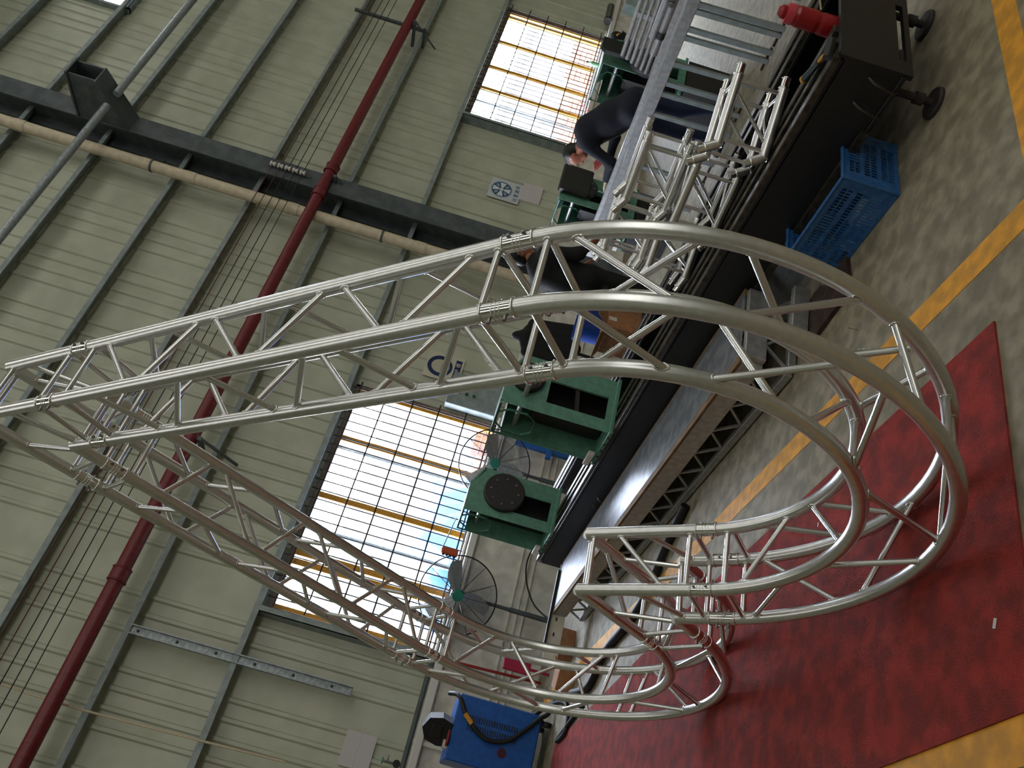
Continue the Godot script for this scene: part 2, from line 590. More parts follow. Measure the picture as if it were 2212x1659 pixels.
func window(x0: float, x1: float, y0: float, y1: float, mull, silver, bars: int):
	var w := struct("window_1" if x0 < 5 else "window_2")
	var st := ns()
	var cx := (x0 + x1) / 2
	var cy := (y0 + y1) / 2
	var zf := WZ - 0.03
	for y in [y0 + 0.025, y1 - 0.03]:
		box(st, Vector3(cx, y, zf), Vector3(x1 - x0, 0.06, 0.13), Basis(), 0.004)
	for x in [x0 + 0.02, x1 - 0.02]:
		box(st, Vector3(x, cy, zf), Vector3(0.04, y1 - y0, 0.13), Basis(), 0.004)
	put("window_frame", st, M.frame, w)
	for x in mull:
		st = ns()
		box(st, Vector3(x, cy, zf + 0.01), Vector3(0.08, y1 - y0 - 0.08, 0.05), Basis(), 0.004)
		put("sash_stile", st, M.sash, w)
	for x in silver:
		st = ns()
		box(st, Vector3(x, cy, zf - 0.03), Vector3(0.06, y1 - y0 - 0.08, 0.035), Basis(), 0.004)
		put("sash_stile", st, M.galv, w, "plain aluminium stile of the outer sash")
	for i in mull.size() - 1:
		if mull[i + 1] - mull[i] > 0.3:
			st = ns()
			box(st, Vector3((mull[i] + mull[i + 1]) / 2, cy, zf), Vector3(mull[i + 1] - mull[i] - 0.05, y1 - y0 - 0.1, 0.005))
			put("pane", st, M.glass, w)
	st = ns()
	box(st, Vector3(cx, y0 + 0.012, WZ + 0.09), Vector3(x1 - x0 + 0.1, 0.03, 0.16), Basis(), 0.005)
	put("sill", st, M.white, w)
	# jamb post on the left, as the photo shows beside each window
	st = ns()
	box(st, Vector3(x0 - 0.09, cy + 0.05, WZ + 0.12), Vector3(0.01, y1 - y0 + 0.1, 0.2))
	box(st, Vector3(x0 - 0.06, cy + 0.05, WZ + 0.215), Vector3(0.07, y1 - y0 + 0.1, 0.01))
	put("jamb_post", st, M.girt, w)
	for i in bars:
		st = ns()
		var x := lerpf(x0 + 0.06, x1 - 0.06, (i + 0.5) / bars)
		tube(st, Vector3(x, y0 - 0.05, WZ + 0.13), Vector3(x, y1 + 0.02, WZ + 0.13), 0.0085, 6)
		put("grille_bar", st, M.grille, w)
	for i in 6:
		st = ns()
		var y := lerpf(y0 + 0.1, y1 - 0.08, i / 5.0)
		bar(st, Vector3(x0 + 0.02, y, WZ + 0.145), Vector3(x1 - 0.02, y, WZ + 0.145), 0.01, 0.02)
		put("grille_bar", st, M.grille, w)

# ------------------------------------------------------------------ what stands outside the windows
func outside():
	var st := ns()
	box(st, Vector3(10, -0.35, -40), Vector3(120, 0.3, 60))
	put("yard", st, nmat(Color(0.55, 0.54, 0.52), Color(0.66, 0.65, 0.63), 4.0, 0.9)).set_meta("kind", "structure")
	var pale := nmat(Color(0.82, 0.82, 0.80), Color(0.88, 0.88, 0.87), 5.0, 0.8)
	var b := thing("factory_building", "pale factory building with a blue and orange sign across the yard", "building", Vector3(24, -0.2, -30))
	st = ns()
	box(st, Vector3(0, 2.2, 0), Vector3(44, 4.4, 8))
	put("wall", st, pale, b)
	st = ns()
	box(st, Vector3(0, 4.55, 0), Vector3(45, 0.3, 9))
	put("roof", st, M.galv, b)
	st = ns()
	box(st, Vector3(-3, 3.4, 4.05), Vector3(2.2, 0.9, 0.1))
	put("sign_board", st, M.blue, b)
	st = ns()
	box(st, Vector3(-3, 2.8, 4.05), Vector3(2.2, 0.35, 0.1))
	put("sign_board", st, flatmat(Color(0.75, 0.35, 0.16), 0.7), b)
	for i in 8:
		st = ns()
		box(st, Vector3(-18 + i * 4.6, 1.9, 4.0), Vector3(1.5, 1.4, 0.08))
		put("window", st, flatmat(Color(0.45, 0.5, 0.53), 0.2), b)
	# rolling door building nearer the left window
	b = thing("grey_shed", "low grey shed seen dimly through the left window", "building", Vector3(9.2, -0.2, -20))
	st = ns()
	box(st, Vector3(0, 1.35, 0), Vector3(4.6, 2.7, 3))
	put("wall", st, pale, b)
	for i in 3:
		st = ns()
		box(st, Vector3(-1.4 + i * 1.4, 1.2, 1.55), Vector3(0.9, 1.2, 0.1))
		put("shutter", st, nmat(Color(0.5, 0.53, 0.55), Color(0.56, 0.6, 0.62), 1.0), b)
	st = ns()
	box(st, Vector3(0, 2.8, 0), Vector3(5, 0.2, 3.4))
	put("roof", st, M.galv, b)
	# stacks of bricks
	var bm := []
	for c in [[0.62, 0.36, 0.24], [0.68, 0.43, 0.30], [0.55, 0.33, 0.25]]:
		bm.append(nmat(Color(c[0], c[1], c[2]), Color(c[0] * 1.15, c[1] * 1.15, c[2] * 1.15), 0.5, 0.9))
	var r := RandomNumberGenerator.new()
	r.seed = 4
	for s in [[8.9, -14.0, 1.2, 9, 6, "stack of orange bricks outside the left window, right of the blue tarpaulin"], [15.6, -13.3, 0.9, 7, 4, "low stack of orange bricks outside the right window, nearest its left edge"], [17.5, -13.4, 1.5, 7, 6, "bright orange brick stack in the middle of the right window"], [19.9, -13.5, 1.7, 8, 7, "tall pale brick stack near the right edge of the right window"]]:
		var o := thing("brick_stack", s[5], "brick stack", Vector3(s[0], -0.2, s[1]), Basis(), "brick stacks in the yard")
		var rows := int(s[2] / 0.15)
		for row in rows + 4:
			for k in s[3]:
				var bs := ns()
				var wdt := 0.21
				box(bs, Vector3((k - s[3] / 2.0) * (wdt + 0.012) + (0.05 if row % 2 == 0 else 0.0), 0.07 + row * 0.135, 0.3 + r.randf_range(-0.015, 0.015)), Vector3(wdt, 0.12, 0.42), Basis(), 0.006)
				put("brick", bs, bm[r.randi() % 3], o)
		var fill := ns()
		box(fill, Vector3(0, (rows + 3) * 0.067, -0.35), Vector3(s[3] * 0.21, (rows + 3) * 0.134, 0.85))
		put("bricks_behind", fill, bm[1], o)
	# tarpaulins
	var blue := nmat(Color(0.08, 0.36, 0.72), Color(0.16, 0.48, 0.84), 1.2, 0.35)
	for t in [[6.4, -14.0, 1.2, 1.95, "blue tarpaulin heap behind the middle of the left window"], [4.4, -12.2, 0.85, 1.5, "blue tarpaulin heap low behind the left fan"], [2.6, -12.2, 0.85, 1.7, "blue tarpaulin heap at the left edge of the left window"]]:
		st = ns()
		heap(st, Vector3.ZERO, t[2], t[3] + 0.2, 7 + int(t[0]))
		var o := put("tarpaulin", st, blue)
		o.position = Vector3(t[0], -0.2, t[1])
		tag(o, t[4], "tarpaulin", "blue tarpaulins in the yard")

func heap(st, c: Vector3, w: float, h: float, seed_n: int):
	# a sheet thrown over a pile, with folds
	var n := FastNoiseLite.new()
	n.seed = seed_n
	n.frequency = 1.1
	n.fractal_octaves = 4
	var N := 36
	var P := func(i, j):
		var u := float(i) / N * 2 - 1
		var v := float(j) / N * 2 - 1
		var d := sqrt(pow(absf(u), 3) + pow(absf(v), 3))
		var y := h * clampf(1.25 - pow(d, 1.6) * 1.25, 0.0, 1.0)
		y = minf(y, h * 0.95) + n.get_noise_2d(u * 2 + 5, v * 2) * 0.28 * smoothstep(0.0, 0.25, y / h)
		return c + Vector3(u * w, maxf(y, 0.0), v * w * 0.8)
	st.set_smooth_group(1)
	for i in N:
		for j in N:
			tri(st, P.call(i, j), P.call(i, j + 1), P.call(i + 1, j + 1))
			tri(st, P.call(i, j), P.call(i + 1, j + 1), P.call(i + 1, j))

# ------------------------------------------------------------------ things fixed to the far wall
func wall_fittings():
	# steel column
	var o := thing("steel_column", "dark grey steel column standing against the ribbed wall behind the white drainpipe", "column", Vector3(9.03, 0, WZ + 0.25))
	var st := ns()
	box(st, Vector3(0, 5.9, 0.21), Vector3(0.34, 11.8, 0.02))
	put("flange", st, M.column, o)
	st = ns()
	box(st, Vector3(0, 5.9, -0.2), Vector3(0.34, 11.8, 0.02))
	put("flange", st, M.column, o)
	st = ns()
	box(st, Vector3(0, 5.9, 0), Vector3(0.016, 11.8, 0.4))
	put("web", st, M.column, o)
	st = ns()
	for y in [0.0, 0.55]:
		prism(st, [Vector2(0, 0), Vector2(0.75, 0.35), Vector2(0.75, 0.75), Vector2(0, 0.75)], -0.012, 0.012, Transform3D(Basis(Vector3.BACK, Vector3.UP, Vector3.LEFT), Vector3(-0.14 if y == 0.0 else 0.14, 7.7, 0.22)))
	box(st, Vector3(0, 8.45, 0.6), Vector3(0.36, 0.03, 0.8))
	prism(st, [Vector2(0, 0), Vector2(0.75, 0.35), Vector2(0.75, 0.37), Vector2(0, 0.02)], -0.17, 0.17, Transform3D(Basis(Vector3.BACK, Vector3.UP, Vector3.LEFT), Vector3(0, 7.68, 0.22)))
	put("corbel", st, M.column, o, "dark bracket sticking out of the column")
	# drainpipe
	o = thing("drainpipe", "thick cream plastic drainpipe running down beside the dark steel column", "pipe", Vector3(8.4, 0, WZ + 0.4))
	st = ns()
	tube(st, Vector3(0, 1.2, 0), Vector3(0, 11.6, 0), 0.085, 24)
	put("pipe", st, M.pvc, o)
	for y in [2.95, 4.9, 6.45, 7.1, 9.0]:
		st = ns()
		tube(st, Vector3(0, y, 0), Vector3(0, y + 0.16, 0), 0.092, 24)
		put("socket", st, M.pvc, o)
	for y in [3.6, 7.1]:
		st = ns()
		tube(st, Vector3(0, y, 0), Vector3(0, y + 0.03, 0), 0.095, 24)
		bar(st, Vector3(0.06, y + 0.015, -0.05), Vector3(0.35, y + 0.015, -0.2), 0.02, 0.02)
		put("clamp", st, M.column, o)
	# red fire main
	o = thing("fire_main", "long dark red pipe crossing the wall level above both windows", "pipe", Vector3(0, 4.71, WZ + 0.5))
	for seg in [[-8.78, 2.6], [2.6, 8.75], [8.75, 14.4], [14.4, 20.8]]:
		st = ns()
		tube(st, Vector3(seg[0], 0, 0), Vector3(seg[1], 0, 0), 0.085, 20)
		put("pipe_length", st, M.redpipe, o)
	for x in [2.6, 8.75, 9.3, 14.4]:
		st = ns()
		tube(st, Vector3(x - 0.07, 0, 0), Vector3(x + 0.07, 0, 0), 0.1, 20)
		torus(st, Vector3(x - 0.07, 0, 0), Vector3.RIGHT, 0.097, 0.012, 20, 6)
		torus(st, Vector3(x + 0.07, 0, 0), Vector3.RIGHT, 0.097, 0.012, 20, 6)
		put("coupling", st, M.redpipe, o)
	for x in [4.35, 9.1, 13.35]:
		st = ns()
		bar(st, Vector3(x, -0.12, -0.42), Vector3(x, -0.12, 0.1), 0.05, 0.05)
		bar(st, Vector3(x, -0.14, 0.08), Vector3(x, -0.55, -0.34), 0.04, 0.01)
		put("bracket", st, M.column, o)
	# grey brace tube high up
	o = thing("brace_tube", "grey round brace tube running level high on the wall past the column bracket", "tube", Vector3(0, 7.82, -8.8))
	st = ns()
	tube(st, Vector3(-8.78, 0, 0), Vector3(8.7, 0, 0), 0.055, 16)
	put("tube_length", st, M.galv, o)
	st = ns()
	tube(st, Vector3(8.98, 0, 0), Vector3(20.78, 0, 0), 0.055, 16)
	put("tube_length", st, M.galv, o)
	# angle frame that carries the wires
	o = thing("wire_bracket", "short dark angle-steel frame on the wall above the right window, carrying the wires", "bracket", Vector3(13.36, 0, WZ))
	st = ns()
	bar(st, Vector3(0, 5.7, 0.45), Vector3(0, 4.36, 0.45), 0.05, 0.05)
	bar(st, Vector3(0, 4.4, 0.1), Vector3(0, 4.4, 0.5), 0.04, 0.04)
	put("arm", st, M.column, o)
	st = ns()
	bar(st, Vector3(0.0, 4.6, 0.45), Vector3(0.45, 4.42, 0.1), 0.035, 0.02)
	put("stay", st, M.column, o)
	# insulator rack on the column and its wires
	o = thing("insulator_rack", "row of five small white porcelain insulators fixed across the dark column", "insulators", Vector3(9.03, 5.27, WZ + 0.5))
	for i in 5:
		st = ns()
		lathe(st, [Vector2(0, 0), Vector2(0.035, 0.005), Vector2(0.04, 0.025), Vector2(0.022, 0.04), Vector2(0.022, 0.05), Vector2(0.04, 0.065), Vector2(0.035, 0.085), Vector2(0, 0.09)], Transform3D(Basis(), Vector3(0, 0.21 - i * 0.115, 0.03)), 14)
		put("insulator", st, M.white, o)
	st = ns()
	box(st, Vector3(0, 0, -0.02), Vector3(0.04, 0.66, 0.012))
	put("strap", st, M.column, o)
	var looks := [["thin red-brown wire strung along the wall, topmost of the set", Color(0.28, 0.08, 0.06)], ["thin red-brown wire strung along the wall, second from the top", Color(0.28, 0.08, 0.06)], ["thin black wire strung along the wall, in the middle of the set", Color(0.02, 0.02, 0.02)], ["thin black wire strung along the wall, second from the bottom", Color(0.03, 0.03, 0.03)], ["thin grey wire strung along the wall, lowest of the set", Color(0.16, 0.17, 0.15)]]
	for i in 5:
		st = ns()
		var y := 5.27 + 0.255 - i * 0.115
		tube(st, Vector3(-8.9, y - 0.12, WZ + 0.53), Vector3(9.03, y, WZ + 0.53), 0.006, 6)
		tube(st, Vector3(9.03, y, WZ + 0.53), Vector3(20.8, y + 0.08, WZ + 0.47), 0.006, 6)
		tag(put("wire", st, flatmat(looks[i][1], 0.6)), looks[i][0], "wire", "wires along the wall")
	# rope at the lower left
	st = ns()
	sweep(st, curve([Vector3(1.3, 5.3, WZ + 0.35), Vector3(1.28, 4.6, WZ + 0.32), Vector3(1.3, 3.4, WZ + 0.3), Vector3(1.33, 2.4, WZ + 0.26)]), 0.012, 8)
	tag(put("rope", st, M.glove), "pale rope hanging down the wall at the left end of the red pipe", "rope")
	# notices
	sign_board("ventilation_sign", Vector3(10.485, 2.135, WZ + 0.035), Vector2(0.47, 0.53), sign_picture(0), "white notice with a blue fan wheel and four characters on the wall")
	sign_board("protection_sign", Vector3(6.72, 2.16, WZ + 0.035), Vector2(0.44, 0.52), sign_picture(1), "white notice with a blue helmeted head, half hidden by the aluminium truss")
	sign_board("paper_notice", Vector3(10.6, 1.70, WZ + 0.035), Vector2(0.42, 0.34), paper_picture(), "creased blank-looking white paper pinned below the fan-wheel notice")
	sign_board("wall_document", Vector3(1.655, 1.73, WZ + 0.035), Vector2(0.36, 0.33), paper_picture(), "pale printed papers pinned low on the wall at the far left")
	# control panel beside the left window
	o = thing("control_panel", "grey metal control panel with coloured buttons between the left window and the truss", "panel", Vector3(6.35, 1.64, WZ + 0.1))
	st = ns()
	box(st, Vector3.ZERO, Vector3(0.52, 0.7, 0.14), Basis(), 0.008)
	put("box", st, M.girt, o)
	for k in [[-0.05, 0.2, Color(0.4, 0.1, 0.1)], [-0.05, 0.1, Color(0.05, 0.3, 0.22)], [-0.05, 0.0, Color(0.05, 0.35, 0.25)], [0.1, 0.2, Color(0.1, 0.1, 0.1)], [0.1, 0.05, Color(0.1, 0.1, 0.1)]]:
		st = ns()
		disc(st, Vector3(k[0], k[1], 0.07), Vector3.BACK, 0.022, 0.02, 14)
		put("button", st, flatmat(k[2], 0.4), o)
	# dark pipe and a white bar on the ledge, lower left
	st = ns()
	tube(st, Vector3(-2, 1.23, WZ + 0.24), Vector3(2.7, 1.23, WZ + 0.24), 0.03, 12)
	tag(put("ledge_pipe", st, M.column), "dark pipe lying along the white ledge left of the windows", "pipe")
	st = ns()
	box(st, Vector3(1.86, 1.0, WZ + 0.24), Vector3(0.045, 0.5, 0.012), Basis(), 0.003)
	tag(put("white_strip", st, M.white), "white slotted strip hanging from the ledge behind the blue welding machine", "strip")
	o = thing("gas_valve", "small dark valve with a round gauge on the wall at the far left", "valve", Vector3(1.6, 1.36, WZ + 0.2))
	st = ns()
	disc(st, Vector3(0, -0.06, 0.02), Vector3.BACK, 0.04, 0.02, 18)
	put("gauge", st, M.black, o)
	st = ns()
	tube(st, Vector3(0, -0.1, 0), Vector3(0, 0.08, 0), 0.014, 10)
	tube(st, Vector3(0, 0.04, 0), Vector3(0.07, 0.04, 0), 0.01, 8)
	put("stem", st, M.steel, o)
	st = ns()
	torus(st, Vector3(0, 0.09, 0), Vector3.UP, 0.03, 0.007, 16, 6)
	put("handwheel", st, M.hub, o)

func sign_board(called, at: Vector3, size: Vector2, img: Image, label):
	var st := ns()
	box(st, Vector3(0, 0, -0.004), Vector3(size.x, size.y, 0.006))
	var o := thing(called, label, "notice", at)
	put("board", st, M.paper, o)
	var qm := QuadMesh.new()
	qm.size = size
	var m := StandardMaterial3D.new()
	m.albedo_texture = ImageTexture.create_from_image(img)
	m.roughness = 0.7
	put("print", qm, m, o)

func stroke(img: Image, a: Vector2, b: Vector2, w: float, c: Color):
	var n := int(a.distance_to(b)) + 1
	for i in n + 1:
		var p := a.lerp(b, float(i) / n)
		img.fill_rect(Rect2i(int(p.x - w / 2), int(p.y - w / 2), int(ceil(w)), int(ceil(w))), c)

# characters as strokes on a ten by ten grid
const GLYPHS := {
	"zhu": [[1, 1, 2, 2], [0, 4, 2, 5], [1, 9, 3, 6], [6, 0, 7, 1], [4, 3, 9, 3], [4, 6, 9, 6], [6.5, 3, 6.5, 9], [3.5, 9, 9.5, 9]],
	"yi": [[5, 0, 5, 1], [2, 1, 8, 1], [3, 1, 3.5, 3], [7, 1, 6.5, 3], [1, 3, 9, 3], [3, 4, 7, 4], [3, 4, 3, 7], [7, 4, 7, 7], [3, 5.5, 7, 5.5], [3, 7, 7, 7], [1, 8, 0.5, 9.5], [3, 8, 3.5, 9.5], [3.5, 9.5, 7, 9.5], [5, 8, 5.5, 9], [8, 8, 9, 9.5]],
	"tong": [[1, 1, 2, 2], [0, 4, 2, 4], [2, 4, 2, 8], [0, 9.5, 2, 8], [2, 8, 4, 9.5], [4, 9.5, 9.5, 9.5], [4, 1, 9, 1], [9, 1, 7, 2.5], [4, 3, 9, 3], [4, 3, 4, 8], [9, 3, 9, 8], [6.5, 3, 6.5, 8], [4, 5, 9, 5], [4, 6.5, 9, 6.5]],
	"feng": [[1.5, 1, 8, 1], [1.5, 1, 1.5, 6], [1.5, 6, 0.5, 9.5], [8, 1, 8, 7], [8, 7, 9.5, 9.5], [6.5, 3, 3, 8], [3, 3, 6.5, 8]],
	"fang": [[0.5, 1, 0.5, 9.5], [0.5, 1, 3, 1], [3, 1, 2, 4], [2, 4, 3, 6], [3, 6, 1.5, 6.5], [6.5, 0, 7, 1.5], [4, 2, 9.5, 2], [6, 2, 5.5, 6], [5.5, 6, 4, 9.5], [5.8, 4.5, 8.8, 4.5], [8.8, 4.5, 8.3, 9], [8.3, 9, 7, 9]],
	"hu": [[0, 2.5, 3.5, 2.5], [2, 0, 2, 9], [2, 9, 1, 8.5], [0, 6, 3.5, 5], [6.5, 0, 7.5, 1.5], [5, 2.5, 9, 2.5], [5, 2.5, 5, 6.5], [9, 2.5, 9, 5], [5, 5, 9, 5], [5, 6.5, 4, 9.5]],
	"mao": [[0.5, 2.5, 4, 2.5], [0.5, 2.5, 0.5, 7], [4, 2.5, 4, 7], [2.2, 0, 2.2, 9.5], [5, 0.5, 9, 0.5], [5, 0.5, 5, 3.5], [9, 0.5, 9, 3.5], [6, 1.5, 8, 1.5], [6, 2.5, 8, 2.5], [5.5, 4, 5.5, 9.5], [8.8, 4, 8.8, 9.5], [5.5, 4, 8.8, 4], [5.5, 6, 8.8, 6], [5.5, 7.7, 8.8, 7.7], [5.5, 9.5, 8.8, 9.5]]}

func glyph(img: Image, g: String, at: Vector2, size: float, c: Color):
	for s in GLYPHS[g]:
		stroke(img, at + Vector2(s[0], s[1]) * size / 10, at + Vector2(s[2], s[3]) * size / 10, size * 0.085, c)

func sign_picture(kind: int) -> Image:
	var W := 240
	var H := 280
	var img := Image.create(W, H, false, Image.FORMAT_RGB8)
	img.fill(Color(0.74, 0.76, 0.77) if kind == 0 else Color(0.76, 0.74, 0.66))
	var blue := Color(0.03, 0.25, 0.40) if kind == 0 else Color(0.03, 0.13, 0.32)
	var pale := Color(0.80, 0.82, 0.82) if kind == 0 else Color(0.70, 0.68, 0.60)
	var c := Vector2(W / 2.0, 108)
	for y in H:
		for x in W:
			var d := Vector2(x, y) - c
			var r := d.length()
			if kind == 0:
				var a := fposmod(atan2(d.y, d.x) + 0.35, TAU / 4)
				if r < 88:
					img.set_pixel(x, y, blue if r > 80 or (a > 0.75 and r > 22) or (r > 16 and r < 20) else pale)
					if a > 0.98 and a < 1.35 and r > 40 and r < 74 and int(r / 5) % 2 == 0:
						img.set_pixel(x, y, pale)
				elif r > 92 and r < 95:
					img.set_pixel(x, y, blue.lightened(0.25))
			elif r < 96:
				# a helmeted head in a ring
				var head := Vector2(d.x / 62.0, (d.y - 4) / 70.0).length() < 1.0
				var lens := d.y > 12 and d.y < 48 and d.x > -42 and d.x < 40 - absf(d.y - 28) * 0.6
				img.set_pixel(x, y, pale if head and not lens else blue)
	if kind == 0:
		var k := 0
		for g in ["zhu", "yi", "tong", "feng"]:
			glyph(img, g, Vector2(22 + k * 52, 222), 40, blue)
			k += 1
	else:
		img.fill_rect(Rect2i(24, 218, 192, 48), blue)
		var k := 0
		for g in ["fang", "hu", "mao"]:
			glyph(img, g, Vector2(42 + k * 56, 224), 36, pale)
			k += 1
	return img

func paper_picture() -> Image:
	var img := Image.create(128, 104, false, Image.FORMAT_RGB8)
	img.fill(Color(0.76, 0.74, 0.74))
	img.fill_rect(Rect2i(0, 51, 128, 1), Color(0.6, 0.58, 0.58))
	var r := RandomNumberGenerator.new()
	r.seed = 8
	for row in 14:
		if row == 7:
			continue
		var x := 12
		while x < 108:
			var w := r.randi_range(3, 12)
			img.fill_rect(Rect2i(x, 6 + row * 7, w, 1), Color(0.68, 0.66, 0.67))
			x += w + 3
	return img

# ------------------------------------------------------------------ the heart of box truss
const HS := 0.2613      # spacing of the tubes
const HL := 2.3468      # straight leg, tip to bend
const HR := 0.8166      # bend radius
const HA := 0.8855      # slope of the legs
const HB := 3.17        # angle of the bend
const TR := 0.0248      # radius of the main tubes

func hcentre(s: float, off: float) -> Vector2:
	var t := Vector2(-cos(HA), -sin(HA))
	var n := Vector2(-sin(HA), cos(HA))
	if s <= HL:
		return t * s + n * off
	var c := t * HL - n * HR
	var a0 := atan2(n.y, n.x)
	var a := (s - HL) / HR
	if a <= HB:
		return c + Vector2(cos(a0 + a), sin(a0 + a)) * (HR + off)
	var e := a0 + HB
	return c + Vector2(cos(e), sin(e)) * (HR + off) + Vector2(-sin(e), cos(e)) * (s - HL - HR * HB)

func hpoint(ch: String, s: float, sd: int) -> Vector3:
	var p := hcentre(s, HS / 2 if ch[1] == "O" else -HS / 2)
	return Vector3(p.x * sd, p.y + 3.3133, -HS / 2 if ch[0] == "F" else HS / 2)

func hmeet(ch: String, from: float, step: float) -> float:
	# where a tube reaches the plane of symmetry
	var s := from
	while hcentre(s, HS / 2 if ch[1] == "O" else -HS / 2).x < 0.0 and absf(s - from) < 1.0:
		s += step
	return s

const BRACES := [
	["BO", 0.272, "FO", 0.272], ["BO", 0.272, "BI", 0.272], ["FO", 0.272, "FI", 0.272], ["BI", 0.3, "FI", 0.3],
	["BO", 0.43, "FO", 0.43], ["BO", 0.43, "BI", 0.43], ["FO", 0.43, "FI", 0.43], ["BI", 0.43, "FI", 0.43],
	["BO", 0.50, "FO", 0.80], ["BO", 1.035, "FO", 0.85], ["BO", 1.09, "FO", 1.37], ["FO", 1.42, "BO", 1.62], ["BO", 1.68, "FO", 1.94], ["FO", 1.99, "BO", 2.19],
	["BI", 0.50, "BO", 0.75], ["BO", 0.84, "BI", 0.99], ["BI", 1.08, "BO", 1.34], ["BO", 1.41, "BI", 1.58], ["BI", 1.67, "BO", 1.92], ["BO", 1.98, "BI", 2.17],
	["FO", 0.59, "FI", 0.72], ["FI", 0.79, "FO", 1.07], ["FO", 1.155, "FI", 1.32], ["FI", 1.385, "FO", 1.64], ["FO", 1.735, "FI", 1.905], ["FI", 1.97, "FO", 2.21],
	["FI", 0.57, "BI", 0.73], ["BI", 0.79, "FI", 1.06], ["FI", 1.12, "BI", 1.29], ["BI", 1.37, "FI", 1.64], ["FI", 1.70, "BI", 1.92], ["BI", 1.98, "FI", 2.20],
	["BO", 2.265, "FO", 2.265], ["BO", 2.265, "BI", 2.265], ["FO", 2.265, "FI", 2.265], ["BI", 2.265, "FI", 2.265],
	["BO", 2.41, "FO", 2.41], ["BO", 2.41, "BI", 2.41], ["FO", 2.41, "FI", 2.41], ["BI", 2.425, "FI", 2.425],
	["BO", 2.46, "FO", 2.75], ["FO", 2.845, "BO", 3.185], ["BO", 3.27, "FO", 3.38], ["FO", 3.53, "BO", 3.59], ["BO", 3.68, "FO", 3.60], ["FO", 3.988, "BO", 3.70], ["BO", 4.107, "FO", 4.401], ["FO", 4.469, "BO", 4.79],
	["BI", 2.50, "BO", 2.775], ["BO", 2.87, "BI", 3.15], ["BI", 3.30, "BO", 3.40], ["BO", 3.48, "BI", 3.62], ["BI", 4.351, "BO", 4.22], ["BO", 4.431, "BI", 4.679],
	["FO", 2.495, "FI", 2.76], ["FI", 2.86, "FO", 3.125], ["FO", 3.232, "FI", 3.564], ["FI", 3.66, "FO", 3.969], ["FO", 4.076, "FI", 4.313], ["FI", 4.488, "FO", 4.802],
	["BI", 2.78, "FI", 2.49], ["BI", 2.866, "FI", 3.133], ["FI", 3.244, "BI", 3.56], ["BI", 3.66, "FI", 3.56], ["BI", 4.351, "FI", 4.10], ["BI", 4.469, "FI", 4.737],
	["BI", 4.81, "FI", 4.81], ["BI", 4.79, "BO", 4.83], ["FI", 4.80, "FO", 4.835], ["BO", 4.84, "FO", 4.84],
	["BI", 4.985, "FI", 4.985], ["BI", 4.975, "BO", 4.975], ["FI", 4.975, "FO", 4.98], ["BO", 4.98, "FO", 4.975],
	["BI", 5.306, "FI", 5.069], ["BI", 5.41, "FI", 5.40], ["FI", 5.218, "FO", 5.057], ["BI", 5.199, "BO", 5.042], ["BO", 5.103, "FO", 5.09],
	["FO", 0.06, "FI", 0.205], ["BO", -0.12, "FO", -0.12], ["BO", -0.06, "BI", 0.17], ["BI", 0.19, "FI", 0.19]]

func heart():
	var u := Vector3(-0.0144, -0.0061, -0.9999)
	var v := Vector3(-0.0022, 1.0, -0.0061)
	var z := u.cross(v).normalized()
	var y := z.cross(u).normalized()
	var o := thing("heart_truss", "large upright heart of shiny aluminium box truss standing on the red carpet", "truss", Vector3(1.5067, 0.006, -3.2709), Basis(u.normalized(), y, z))
	var beads := ns()
	var joints := [0.347, 2.327, 4.912]
	for sd in [1, -1]:
		for ch in ["FO", "FI", "BO", "BI"]:
			var s0 := hmeet(ch, 0.35, -0.001)
			var s1 := hmeet(ch, 4.95, 0.001)
			var cuts := [s0, joints[0], joints[1], joints[2], s1]
			for i in 4:
				var pts := []
				var n := 2 if i != 2 else 48
				for k in n:
					pts.append(hpoint(ch, lerpf(cuts[i], cuts[i + 1], float(k) / (n - 1)), sd))
				if i == 3:
					pts = [hpoint(ch, cuts[3], sd), hpoint(ch, HL + HR * HB + 0.005, sd), hpoint(ch, cuts[4], sd)]
				var st := ns()
				sweep(st, pts, TR, 24)
				put("main_tube", st, M.alu, o)
			var k := 0
			for j in joints:
				coupler(o, ch, j, sd)
				k += 1
		for b in BRACES:
			var a := hpoint(b[0], b[1], sd)
			var c := hpoint(b[2], b[3], sd)
			var d := (c - a).normalized()
			var st := ns()
			tube(st, a + d * 0.008, c - d * 0.008, 0.0105, 14, false)
			put("brace", st, M.brace, o)
			for e in [[b[0], b[1], a, d], [b[2], b[3], c, -d]]:
				var t := (hpoint(e[0], e[1] + 0.01, sd) - hpoint(e[0], e[1] - 0.01, sd)).normalized()
				var dd: Vector3 = e[3]
				var across := (dd - t * dd.dot(t))
				var sn := across.length()
				# an oval bead lying on the main tube
				var q := across.normalized()
				var w := t.cross(q)
				var p := []
				for i in 18:
					var an := TAU * i / 18
					var lx: float = 0.0125 * cos(an) / maxf(sn, 0.35)
					var ly := 0.0125 * sin(an)
					p.append(e[2] + dd * (TR / maxf(sn, 0.3)) + t * lx + w * ly - q * (TR - sqrt(TR * TR - ly * ly)) + q * 0.0005)
				sweep(beads, p, 0.0032, 6, false, true)
	put("weld_beads", beads, M.weld, o).set_meta("kind", "stuff")

